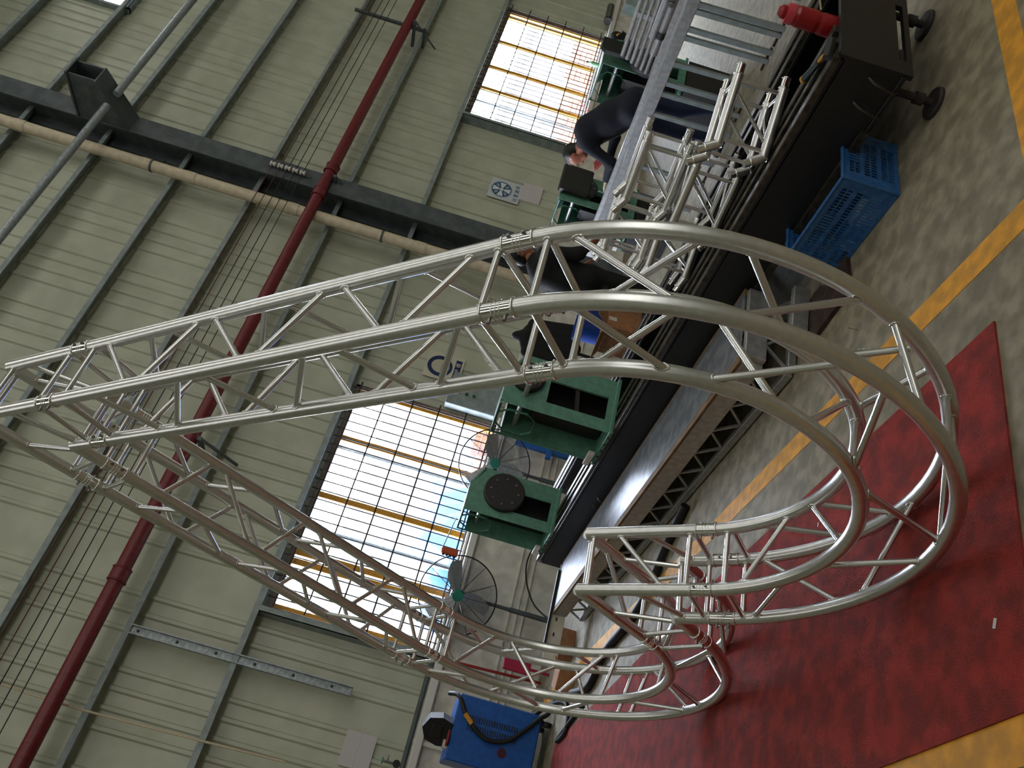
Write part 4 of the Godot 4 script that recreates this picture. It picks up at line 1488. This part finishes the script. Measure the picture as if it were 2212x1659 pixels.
	o = thing("drink_bottle", "pale green plastic drink bottle with a dark cap on the white ledge", "bottle", Vector3(14.3, 1.185, WZ + 0.22))
	put("body", st, flatmat(Color(0.45, 0.62, 0.47), 0.2), o)
	st = ns()
	tube(st, Vector3(0, 0.22, 0), Vector3(0, 0.25, 0), 0.024, 14)
	put("cap", st, M.black, o)
	o = thing("work_cap", "black work cap with a yellow patch hanging by the right window's upper corner", "cap", Vector3(15.1, 0.98, WZ + 0.35))
	st = ns()
	ellipsoid(st, Vector3(0, 0.02, 0), Vector3(0.2, 0.15, 0.12))
	put("crown", st, M.blackcloth, o)
	st = ns()
	prism(st, [Vector2(-0.1, -0.12), Vector2(0.14, -0.14), Vector2(0.2, -0.05), Vector2(-0.16, -0.02)], 0.06, 0.09)
	put("peak", st, M.blackcloth, o)
	st = ns()
	box(st, Vector3(-0.02, 0.02, 0.12), Vector3(0.1, 0.03, 0.02), Basis(Vector3.BACK, -0.4), 0.004)
	put("patch", st, M.sash, o)
	o = thing("metal_cylinder", "shiny dark metal cylinder on the ledge at the top edge of the picture", "cylinder", Vector3(15.95, 1.25, WZ + 0.25))
	st = ns()
	tube(st, Vector3(-0.15, 0, 0), Vector3(0.35, 0.02, 0), 0.075, 20)
	put("barrel", st, M.steel, o)
	st = ns()
	tube(st, Vector3(-0.2, -0.005, 0), Vector3(-0.15, 0, 0), 0.088, 20)
	put("end_ring", st, M.black, o)
	o = thing("green_lamp", "small green pilot lamp on a grey control box at the top edge", "lamp", Vector3(8.0, 1.2, -4.62))
	st = ns()
	box(st, Vector3(0, 0, 0), Vector3(0.16, 0.24, 0.12), Basis(), 0.006)
	put("box", st, M.girt, o)
	st = ns()
	disc(st, Vector3(-0.08, -0.03, 0.0), Vector3.LEFT, 0.014, 0.008, 14, 0.003)
	var gm := flatmat(Color(0.1, 0.8, 0.4), 0.3)
	gm.emission_enabled = true
	gm.emission = Color(0.1, 1.0, 0.45)
	gm.emission_energy_multiplier = 1.2
	put("lens", st, gm, o)
	var gl := OmniLight3D.new()
	gl.name = "pilot_light"
	gl.light_color = Color(0.1, 1.0, 0.45)
	gl.light_energy = 0.002
	gl.light_size = 0.014
	gl.omni_range = 30.0
	gl.omni_attenuation = 2.0
	gl.shadow_enabled = true
	gl.position = Vector3(-0.11, -0.03, 0)
	o.add_child(gl, true)
	# red string on the plinth
	st = ns()
	sweep(st, curve([Vector3(13.0, 1.35, WZ + 0.28), Vector3(12.7, 1.15, WZ + 0.34), Vector3(12.6, 0.9, WZ + 0.3), Vector3(12.45, 0.6, WZ + 0.3), Vector3(12.4, 0.5, WZ + 0.3)]), 0.007, 6)
	tag(put("red_cord", st, flatmat(Color(0.75, 0.1, 0.07), 0.6)), "thin red cord hanging over the sill of the right window", "cord")
	# cartons and cloth in the aisle behind the heart
	o = thing("work_stand", "low dark stand in the aisle carrying the open cardboard box", "stand", Vector3(4.95, 0, -5.85))
	st = ns()
	box(st, Vector3(0, 0.36, 0), Vector3(0.55, 0.04, 0.6), Basis(), 0.005)
	put("top", st, M.black, o)
	for x in [-0.24, 0.24]:
		for z in [-0.26, 0.26]:
			st = ns()
			bar(st, Vector3(x, 0, z), Vector3(x, 0.35, z), 0.035, 0.035)
			put("leg", st, M.black, o)
	o = thing("cardboard_box", "open brown cardboard box seen through the near bend of the heart", "box", Vector3(4.92, 0.382, -5.8), Basis(Vector3.UP, 0.25))
	st = ns()
	for w in [[Vector3(0, 0.15, 0.15), Vector3(0.36, 0.3, 0.006)], [Vector3(0, 0.15, -0.15), Vector3(0.36, 0.3, 0.006)], [Vector3(0.18, 0.15, 0), Vector3(0.006, 0.3, 0.3)], [Vector3(-0.18, 0.15, 0), Vector3(0.006, 0.3, 0.3)], [Vector3(0, 0.004, 0), Vector3(0.36, 0.008, 0.3)]]:
		box(st, w[0], w[1])
	put("walls", st, M.card, o)
	st = ns()
	box(st, Vector3(0, 0.36, 0.2), Vector3(0.36, 0.13, 0.006), Basis(Vector3.RIGHT, 0.7))
	put("flap", st, M.card, o)
	st = ns()
	box(st, Vector3(-0.25, 0.33, 0), Vector3(0.13, 0.006, 0.3), Basis(Vector3.BACK, -0.4))
	put("flap", st, M.card, o)
	st = ns()
	box(st, Vector3(-0.06, 0.26, 0.154), Vector3(0.05, 0.07, 0.003))
	put("tape", st, M.white, o)
	o = thing("blue_tub", "bright blue plastic tub behind the cardboard box, just showing over the heart's middle tube", "tub", Vector3(5.35, 0.0, -6.3))
	st = ns()
	lathe(st, [Vector2(0, 0), Vector2(0.17, 0), Vector2(0.21, 0.86), Vector2(0.22, 0.87), Vector2(0.2, 0.87), Vector2(0.16, 0.03), Vector2(0, 0.03)], Transform3D(), 28)
	put("body", st, flatmat(Color(0.02, 0.24, 0.6), 0.4), o)
	o = thing("jacket_stand", "black work jacket draped over a post behind the heart, above the green machine head", "jacket", Vector3(5.55, 0, -7.1))
	st = ns()
	tube(st, Vector3(0, 0, 0), Vector3(0, 1.43, 0), 0.02, 10)
	tube(st, Vector3(-0.2, 1.28, 0), Vector3(0.2, 1.28, 0), 0.016, 10)
	put("post", st, M.black, o)
	var bones := []
	for k in 5:
		bones.append([Vector3(-0.2 + k * 0.1, 1.3 - absf(k - 2) * 0.03, 0.02), Vector3(-0.24 + k * 0.12, 0.75 + 0.05 * (k % 2), 0.06), 0.06, 0.075])
	bones.append([Vector3(0, 1.38, 0), Vector3(0, 1.28, 0.02), 0.05, 0.08])
	put("jacket", field_mesh(bones, 0.02, 0.05), M.blackcloth, o)
	# cartons at the far end of the jig table
	for c in [[Vector3(2.78, 0.0, -8.05), Vector3(0.26, 0.2, 0.2), 0.3, "small brown carton on the floor by the far end plate of the jig table"], [Vector3(2.38, 0.0, -7.75), Vector3(0.22, 0.16, 0.24), -0.4, "small crushed brown carton on the floor left of the jig table"]]:
		st = ns()
		box(st, Vector3(0, c[1].y / 2, 0), c[1], Basis(), 0.004)
		o = thing("carton", c[3], "carton", c[0], Basis(Vector3.UP, c[2]))
		put("body", st, M.card, o)
		st = ns()
		box(st, Vector3(c[1].x * 0.55, c[1].y + 0.02, 0), Vector3(c[1].x * 0.5, 0.004, c[1].z), Basis(Vector3.BACK, 0.5))
		put("flap", st, M.card, o)
	st = ns()
	box(st, Vector3(2.75, 0.36, -9.0), Vector3(0.16, 0.3, 0.03), Basis(Vector3.UP, 0.4), 0.006)
	box(st, Vector3(2.75, 0.1, -9.0), Vector3(0.03, 0.24, 0.02), Basis(Vector3.UP, 0.4), 0.004)
	tag(put("pink_board", st, flatmat(Color(0.62, 0.05, 0.24), 0.6)), "magenta pink board leaning near the wall behind the far bend", "board")
	st = ns()
	tube(st, Vector3(2.76, 1.0, -9.53), Vector3(2.76, 0.0, -9.4), 0.016, 10)
	tag(put("red_handle", st, flatmat(Color(0.55, 0.06, 0.05), 0.5)), "short red tool handle against the white plinth behind the far bend", "handle")
	st = ns()
	sweep(st, curve([Vector3(2.85, 0.035, -4.9), Vector3(2.7, 0.035, -5.2), Vector3(2.45, 0.035, -5.55), Vector3(2.35, 0.035, -6.0), Vector3(2.3, 0.035, -6.5), Vector3(2.12, 0.035, -6.9), Vector3(2.2, 0.035, -7.5)], 10), 0.032, 12)
	tag(put("hose", st, M.rubber), "thick black ribbed hose winding over the floor beside the jig table", "hose")
	st = ns()
	sweep(st, curve([Vector3(3.3, 0.012, -9.0), Vector3(3.6, 0.3, -9.3), Vector3(4.1, 0.45, -9.42), Vector3(4.6, 0.3, -9.3), Vector3(5.2, 0.012, -9.0)], 10), 0.01, 8)
	tag(put("power_cable", st, M.rubber), "thin black cable drooping along the white plinth between the two fans", "cable")

func ellipsoid(st, c: Vector3, r: Vector3, n := 20, m := 12):
	st.set_smooth_group(1)
	var P := func(i, j):
		var a: float = TAU * i / n
		var b: float = PI * j / m - PI / 2
		return c + Vector3(cos(a) * cos(b) * r.x, sin(b) * r.y, sin(a) * cos(b) * r.z)
	for i in n:
		for j in m:
			tri(st, P.call(i, j), P.call(i + 1, j + 1), P.call(i + 1, j))
			tri(st, P.call(i, j), P.call(i, j + 1), P.call(i + 1, j + 1))

func pedestal_fan(label, at: Vector3):
	var ax := Vector3(-0.38, 0.02, 0.92).normalized()
	var x := Vector3.UP.cross(ax).normalized()
	var o := thing("pedestal_fan", label, "fan", Vector3(at.x, 0, at.z), Basis(x, ax.cross(x), ax), "pedestal fans by the wall")
	var h := at.y
	var R := 0.44
	var st := ns()
	torus(st, Vector3(0, h, 0), Vector3.BACK, R, 0.008, 48, 8)
	put("rim", st, M.fanwire, o)
	st = ns()
	for s in [1.0, -1.0]:
		for k in 26:
			var r := 0.075 + (R - 0.075) * k / 26.0
			torus(st, Vector3(0, h, s * 0.09 * (1.0 - pow(r / R, 3))), Vector3.BACK, r, 0.0016, 40, 4)
		for k in 12:
			var a := TAU * k / 12
			var pts := []
			for q in 6:
				var r := 0.06 + (R - 0.06) * q / 5.0
				pts.append(Vector3(cos(a) * r, h + sin(a) * r, s * 0.094 * (1.0 - pow(r / R, 3))))
			sweep(st, pts, 0.0026, 5, false)
	put("guard", st, M.fanwire, o)
	st = ns()
	disc(st, Vector3(0, h, 0.088), Vector3.BACK, 0.066, 0.018, 28, 0.008)
	put("badge", st, M.hub, o)
	st = ns()
	tube(st, Vector3(0, h, -0.28), Vector3(0, h, -0.06), 0.075, 20)
	put("motor", st, M.fanwire, o)
	for k in 3:
		st = ns()
		var a := TAU * k / 3 + 0.4
		var b := Basis(Vector3.BACK, a)
		var g := []
		for i in 7:
			var t := i / 6.0
			g.append([Vector3(0.05 + t * 0.33, h * 0 + 0.09 * sin(t * PI * 0.8 + 0.4), 0.02), Vector3(0.05 + t * 0.33, -0.05 - 0.05 * t, -0.03)])
		st.set_smooth_group(1)
		for i in 6:
			var A: Vector3 = b * g[i][0] + Vector3(0, h, 0)
			var B: Vector3 = b * g[i + 1][0] + Vector3(0, h, 0)
			var C: Vector3 = b * g[i + 1][1] + Vector3(0, h, 0)
			var D: Vector3 = b * g[i][1] + Vector3(0, h, 0)
			tri(st, A, C, B)
			tri(st, A, D, C)
			var off := Vector3(0, 0, -0.004)
			tri(st, A + off, B + off, C + off)
			tri(st, A + off, C + off, D + off)
		put("blade", st, M.dullalu, o)
	st = ns()
	tube(st, Vector3(0, 0.04, -0.18), Vector3(0, h - 0.06, -0.18), 0.022, 14)
	tube(st, Vector3(0, 0.04, -0.18), Vector3(0, 0.55, -0.18), 0.03, 14)
	put("pole", st, M.column, o)
	st = ns()
	disc(st, Vector3(0, 0, -0.18), Vector3.UP, 0.24, 0.04, 32, 0.012)
	put("base", st, M.fanwire, o)

func welder():
	var o := thing("welding_machine", "bright blue welding machine with rows of slots and a hose across its front", "welding machine", Vector3(1.86, 0, -8.55), Basis(Vector3.UP, -0.07))
	var st := ns()
	box(st, Vector3(0, 0.52, 0), Vector3(0.6, 0.82, 0.46), Basis(), 0.012)
	var body := put("cabinet", st, M.blue, o)
	for row in 2:
		for k in 20:
			st = ns()
			box(st, Vector3(0.02 + row * 0.085, 0.79 - k * 0.0245, 0.232), Vector3(0.055, 0.009, 0.006))
			put("vent_slot", st, M.greendark if false else M.black, body)
	st = ns()
	disc(st, Vector3(-0.12, 0.42, 0.229), Vector3.BACK, 0.045, 0.003, 28, 0.001)
	put("emblem", st, flatmat(Color(0.32, 0.04, 0.09), 0.5), body)
	st = ns()
	torus(st, Vector3(-0.12, 0.42, 0.2325), Vector3.BACK, 0.024, 0.004, 20, 6)
	put("emblem_ring", st, flatmat(Color(0.05, 0.1, 0.3), 0.5), body)
	for x in [-0.24, 0.24]:
		for z in [-0.17, 0.17]:
			st = ns()
			tube(st, Vector3(x - 0.02, 0.05, z), Vector3(x + 0.02, 0.05, z), 0.05, 18)
			box(st, Vector3(x, 0.095, z), Vector3(0.06, 0.02, 0.06))
			put("castor", st, M.rubber, o)
	st = ns()
	sweep(st, curve([Vector3(0.3, 1.02, 0.05), Vector3(0.27, 0.93, 0.2), Vector3(0.1, 0.82, 0.27), Vector3(-0.04, 0.62, 0.28), Vector3(-0.02, 0.42, 0.28), Vector3(0.12, 0.26, 0.28), Vector3(0.26, 0.14, 0.26), Vector3(0.34, 0.06, 0.24), Vector3(0.5, 0.03, 0.3)], 10), 0.022, 12)
	var hs := put("torch_hose", st, M.rubber, o)
	st = ns()
	tube(st, Vector3(0.12, 0.845, 0.272), Vector3(0.05, 0.76, 0.284), 0.0235, 12)
	put("hose_sleeve", st, M.sash, hs)
	st = ns()
	sweep(st, curve([Vector3(0.3, 0.18, 0.1), Vector3(0.42, 0.05, 0.3), Vector3(0.35, 0.022, 0.8), Vector3(0.1, 0.022, 1.0), Vector3(0.05, 0.022, 0.7), Vector3(0.25, 0.022, 1.5)], 10), 0.02, 10)
	tag(put("welding_cable", st, M.rubber), "black welding cable looped on the carpet edge by the blue machine", "cable")
	get_child(-1).transform = o.transform
	# mask on top
	o = thing("welding_helmet", "black welding helmet lying on top of the blue welding machine", "helmet", Vector3(1.80, 0.93, -8.42), Basis(Vector3.UP, -0.5))
	st = ns()
	prism(st, [Vector2(-0.12, 0.0), Vector2(0.1, 0.0), Vector2(0.13, 0.1), Vector2(0.1, 0.22), Vector2(0.0, 0.27), Vector2(-0.1, 0.22), Vector2(-0.13, 0.1)], -0.1, 0.08)
	put("shell", st, M.rubber, o)
	st = ns()
	box(st, Vector3(0, 0.13, 0.085), Vector3(0.12, 0.1, 0.02), Basis(), 0.006)
	put("visor", st, M.black, o)
	st = ns()
	torus(st, Vector3(0, 0.08, -0.14), Vector3(0, 1, 0.3), 0.09, 0.01, 24, 8)
	put("headband", st, M.black, o)
	o = thing("tape_roll", "small white roll and red rag on top of the blue welding machine", "roll", Vector3(1.68, 0.93, -8.4))
	st = ns()
	lathe(st, [Vector2(0.02, 0), Vector2(0.045, 0), Vector2(0.045, 0.045), Vector2(0.02, 0.045), Vector2(0.02, 0)], Transform3D(), 20)
	put("roll", st, M.white, o)
	st = ns()
	box(st, Vector3(0.05, 0.012, 0.06), Vector3(0.14, 0.022, 0.08), Basis(Vector3.UP, 0.4), 0.008)
	put("rag", st, M.redline, o)

# ------------------------------------------------------------------ people
func field_mesh(bones, cell: float, k: float) -> ArrayMesh:
	# distance to tapered bones, joined smoothly, meshed as surface nets
	var lo := Vector3.ONE * 1e9
	var hi := Vector3.ONE * -1e9
	for b in bones:
		var r: float = maxf(b[2], b[3]) + cell * 2.5
		for e in [b[0], b[1]]:
			lo = lo.min(e - Vector3.ONE * r)
			hi = hi.max(e + Vector3.ONE * r)
	var nx := int((hi.x - lo.x) / cell) + 2
	var ny := int((hi.y - lo.y) / cell) + 2
	var nz := int((hi.z - lo.z) / cell) + 2
	var f := PackedFloat32Array()
	f.resize(nx * ny * nz)
	f.fill(1.0)
	for b in bones:
		var a: Vector3 = b[0]
		var ba: Vector3 = b[1] - b[0]
		var ra: float = b[2]
		var rb: float = b[3]
		var l2 := maxf(ba.length_squared(), 1e-9)
		var pad := maxf(ra, rb) + k + cell * 2.0
		var l: Vector3 = ((a.min(b[1]) - lo - Vector3.ONE * pad) / cell).floor()
		var h: Vector3 = ((a.max(b[1]) - lo + Vector3.ONE * pad) / cell).ceil()
		for z in range(maxi(int(l.z), 0), mini(int(h.z), nz - 1) + 1):
			for y in range(maxi(int(l.y), 0), mini(int(h.y), ny - 1) + 1):
				var row := (z * ny + y) * nx
				for x in range(maxi(int(l.x), 0), mini(int(h.x), nx - 1) + 1):
					var p := lo + Vector3(x, y, z) * cell - a
					var t := clampf(p.dot(ba) / l2, 0.0, 1.0)
					var d := (p - ba * t).length() - lerpf(ra, rb, t)
					var v := f[row + x]
					var m := maxf(k - absf(v - d), 0.0)
					f[row + x] = minf(v, d) - m * m / (4.0 * k)
	var at := PackedInt32Array()
	at.resize(nx * ny * nz)
	at.fill(-1)
	var V := PackedVector3Array()
	var off := [0, 1, nx, nx + 1, nx * ny, nx * ny + 1, nx * ny + nx, nx * ny + nx + 1]
	var edges := [[0, 1], [2, 3], [4, 5], [6, 7], [0, 2], [1, 3], [4, 6], [5, 7], [0, 4], [1, 5], [2, 6], [3, 7]]
	for z in nz - 1:
		for y in ny - 1:
			for x in nx - 1:
				var i := (z * ny + y) * nx + x
				var neg := 0
				for o in off:
					if f[i + o] < 0.0:
						neg += 1
				if neg == 0 or neg == 8:
					continue
				var s := Vector3.ZERO
				var c := 0
				for e in edges:
					var fa := f[i + off[e[0]]]
					var fb := f[i + off[e[1]]]
					if (fa < 0.0) != (fb < 0.0):
						var t := fa / (fa - fb)
						var pa := Vector3(e[0] & 1, (e[0] >> 1) & 1, e[0] >> 2)
						var pb := Vector3(e[1] & 1, (e[1] >> 1) & 1, e[1] >> 2)
						s += pa.lerp(pb, t)
						c += 1
				at[i] = V.size()
				V.append(lo + (Vector3(x, y, z) + s / c) * cell)
	var st := ns()
	st.set_smooth_group(1)
	var step := [1, nx, nx * ny]
	for z in range(1, nz - 1):
		for y in range(1, ny - 1):
			for x in range(1, nx - 1):
				var i := (z * ny + y) * nx + x
				for ax in 3:
					var inside := f[i] < 0.0
					if inside == (f[i + step[ax]] < 0.0):
						continue
					var u: int = step[(ax + 1) % 3]
					var w: int = step[(ax + 2) % 3]
					var a := at[i - u - w]
					var b := at[i - w]
					var c := at[i]
					var d := at[i - u]
					if a < 0 or b < 0 or c < 0 or d < 0:
						continue
					if inside:
						tri(st, V[a], V[b], V[c])
						tri(st, V[a], V[c], V[d])
					else:
						tri(st, V[a], V[c], V[b])
						tri(st, V[a], V[d], V[c])
	st.generate_normals()
	return st.commit()

func hand_bones(wrist: Vector3, fwd: Vector3, palm_n: Vector3, curl: float, left: bool, fat := 0.0) -> Array:
	# palm, four fingers of their own and a thumb at the side
	fwd = fwd.normalized()
	var x := fwd.cross(palm_n).normalized() * (1.0 if left else -1.0)
	var n := palm_n.normalized()
	var out := []
	for k in 4:
		var o := (k - 1.5) * 0.021
		var root := wrist + fwd * 0.085 + x * o
		out.append([wrist + fwd * 0.015 + x * o * 0.7, root, 0.014 + fat, 0.012 + fat])
		var len: float = [0.036, 0.043, 0.041, 0.032][k]
		var p := root
		for j in 3:
			var a := curl * (j + 0.6)
			var q := p + (fwd * cos(a) + n * sin(a)) * len * (1.0 - 0.2 * j)
			out.append([p, q, 0.0095 - j * 0.0008 + fat, 0.0088 - j * 0.0008 + fat])
			p = q
	var t0 := wrist + fwd * 0.03 - x * 0.03
	var t1 := t0 + (fwd * 0.6 - x * 0.7 + n * 0.35).normalized() * 0.045
	out.append([t0, t1, 0.014 + fat, 0.011 + fat])
	out.append([t1, t1 + (fwd * 0.9 - x * 0.1 + n * 0.45).normalized() * 0.035, 0.0105 + fat, 0.009 + fat])
	return out

func head_bones(c: Vector3, face_dir: Vector3, up: Vector3) -> Array:
	face_dir = face_dir.normalized()
	up = (up - face_dir * up.dot(face_dir)).normalized()
	var r := face_dir.cross(up).normalized()
	var P := func(f, u, s): return c + face_dir * f + up * u + r * s
	return [[P.call(-0.02, 0.03, 0), P.call(0.02, 0.035, 0), 0.088, 0.085], [P.call(0.03, -0.02, 0), P.call(0.045, -0.075, 0), 0.066, 0.04],
		[P.call(0.0, -0.03, 0), P.call(0.0, -0.06, 0), 0.06, 0.05], [P.call(0.098, 0.012, 0), P.call(0.112, -0.018, 0), 0.008, 0.013],
		[P.call(0.083, -0.048, 0.012), P.call(0.083, -0.048, -0.012), 0.012, 0.012], [P.call(0.092, 0.03, 0.028), P.call(0.09, 0.03, 0.045), 0.008, 0.007], [P.call(0.092, 0.03, -0.028), P.call(0.09, 0.03, -0.045), 0.008, 0.007],
		[P.call(-0.005, 0.02, 0.085), P.call(-0.015, -0.02, 0.085), 0.014, 0.01], [P.call(-0.005, 0.02, -0.085), P.call(-0.015, -0.02, -0.085), 0.014, 0.01]]

func hair_bones(c: Vector3, face_dir: Vector3, up: Vector3) -> Array:
	face_dir = face_dir.normalized()
	up = (up - face_dir * up.dot(face_dir)).normalized()
	return [[c - face_dir * 0.03 + up * 0.05, c + face_dir * 0.025 + up * 0.068, 0.088, 0.076], [c - face_dir * 0.045 + up * 0.02, c - face_dir * 0.045 - up * 0.03, 0.082, 0.065]]

func person(label, at: Vector3, j: Dictionary, coat: Material, legs_m: Material, gloved: bool):
	# j holds joints relative to at
	var o := thing("person", label, "person", at)
	var sh: Vector3 = j.across
	var skin := []
	var chest: Vector3 = j.chest
	var pel: Vector3 = j.pelvis
	var top := [[pel, pel.lerp(chest, 0.5), 0.155, 0.17], [pel.lerp(chest, 0.5), chest, 0.17, 0.17], [pel - sh * 0.09, pel + sh * 0.09, 0.125, 0.125], [chest - sh * 0.12, chest + sh * 0.12, 0.115, 0.115]]
	var arms := []
	for s in ["l", "r"]:
		arms.append([j["sh_" + s], j["el_" + s], 0.066, 0.052])
		arms.append([j["el_" + s], j["wr_" + s], 0.052, 0.04])
	var legs := []
	for s in ["l", "r"]:
		legs.append([j["hip_" + s], j["kn_" + s], 0.095, 0.065])
		legs.append([j["kn_" + s], j["an_" + s], 0.063, 0.046])
	for b in top + arms + legs:
		skin.append([b[0], b[1], b[2] - 0.02, b[3] - 0.012])
	skin.append([chest, j.head, 0.06, 0.056])
	for s in ["l", "r"]:
		skin.append([j["an_" + s], j["toe_" + s], 0.035, 0.03])
		skin.append([j["wr_" + s], j["wr_" + s].lerp(j["wr_" + s] * 2 - j["el_" + s], 0.2), 0.026, 0.024])
	put("body", field_mesh(skin, 0.018, 0.04), M.skin, o)
	put("head", field_mesh(head_bones(j.head, j.face, j.up), 0.0065, 0.02), M.skin, o)
	put("hair", field_mesh(hair_bones(j.head, j.face, j.up), 0.009, 0.03), M.hair, o)
	var collar := [[chest.lerp(j.head, 0.25), chest.lerp(j.head, 0.5), 0.085, 0.075]]
	put("jacket", field_mesh(top + arms + collar, 0.016, 0.05), coat, o)
	put("trousers", field_mesh(legs + [[pel - sh * 0.08, pel + sh * 0.08, 0.13, 0.13]], 0.016, 0.045), legs_m, o)
	for s in ["l", "r"]:
		var an: Vector3 = j["an_" + s]
		var toe: Vector3 = j["toe_" + s]
		put("shoe", field_mesh([[an + Vector3(0, -0.03, 0), toe, 0.045, 0.036], [an * 1.25 - toe * 0.25 + Vector3(0, -0.04, 0), an + Vector3(0, -0.04, 0), 0.036, 0.036]], 0.01, 0.03), M.rubber, o)
		var w: Vector3 = j["wr_" + s]
		var fw: Vector3 = (w - j["el_" + s]).normalized() + Vector3(0, j.get("drop", 0.0), 0)
		var pn: Vector3 = Vector3.DOWN if absf(fw.normalized().y) < 0.8 else j.face
		put("glove" if gloved else "hand", field_mesh(hand_bones(w, fw, pn, 0.35, s == "l", 0.003 if gloved else 0.0), 0.0045, 0.008), M.glove if gloved else M.skin, o)

func worker_bending():
	person("worker in a dark navy jacket and pale work gloves bending over the grey table edge", Vector3(7.02, 0, -5.0), {
		"across": Vector3.RIGHT, "pelvis": Vector3(0, 0.95, 0), "chest": Vector3(0, 1.27, -0.43), "head": Vector3(0, 1.34, -0.76), "face": Vector3(-0.25, -0.75, -0.65), "up": Vector3(0, 0.6, -0.8),
		"sh_l": Vector3(-0.19, 1.26, -0.47), "el_l": Vector3(-0.27, 0.99, -0.52), "wr_l": Vector3(-0.27, 0.97, -0.74),
		"sh_r": Vector3(0.19, 1.26, -0.47), "el_r": Vector3(0.24, 1.0, -0.6), "wr_r": Vector3(0.08, 0.98, -0.82),
		"hip_l": Vector3(-0.1, 0.92, 0.0), "kn_l": Vector3(-0.12, 0.5, -0.06), "an_l": Vector3(-0.13, 0.1, 0.02), "toe_l": Vector3(-0.13, 0.04, -0.15),
		"hip_r": Vector3(0.1, 0.92, 0.0), "kn_r": Vector3(0.12, 0.5, 0.02), "an_r": Vector3(0.13, 0.1, 0.18), "toe_r": Vector3(0.13, 0.04, 0.02)}, M.cloth, M.jeans, true)
	var st := ns()
	box(st, Vector3.ZERO, Vector3(0.12, 0.03, 0.2), Basis(Vector3.BACK, 0.3), 0.012)
	var rg := put("rag", st, M.redline)
	rg.transform = Transform3D(Basis(Vector3.RIGHT, 0.35), Vector3(7.25, 1.06, -5.95))
	tag(rg, "crumpled red and white rag under the bending worker's chin", "rag")

func worker_standing():
	person("worker in black clothes standing behind the near bend of the heart, face turned away", Vector3(5.2, 0, -5.62), {
		"across": Vector3.BACK, "pelvis": Vector3(-0.02, 0.95, 0), "chest": Vector3(0.02, 1.33, 0), "head": Vector3(0.1, 1.58, 0.02), "face": Vector3(0.75, -0.35, 0.5), "up": Vector3.UP,
		"sh_l": Vector3(0.02, 1.38, -0.2), "el_l": Vector3(0.06, 1.1, -0.27), "wr_l": Vector3(0.28, 1.02, -0.2),
		"sh_r": Vector3(0.02, 1.38, 0.2), "el_r": Vector3(0.06, 1.1, 0.27), "wr_r": Vector3(0.28, 1.02, 0.18),
		"hip_l": Vector3(0, 0.92, -0.1), "kn_l": Vector3(0.03, 0.5, -0.11), "an_l": Vector3(0, 0.1, -0.12), "toe_l": Vector3(0.16, 0.04, -0.14),
		"hip_r": Vector3(0, 0.92, 0.1), "kn_r": Vector3(0.03, 0.5, 0.11), "an_r": Vector3(0, 0.1, 0.12), "toe_r": Vector3(0.16, 0.04, 0.14)}, M.blackcloth, M.blackcloth, false)
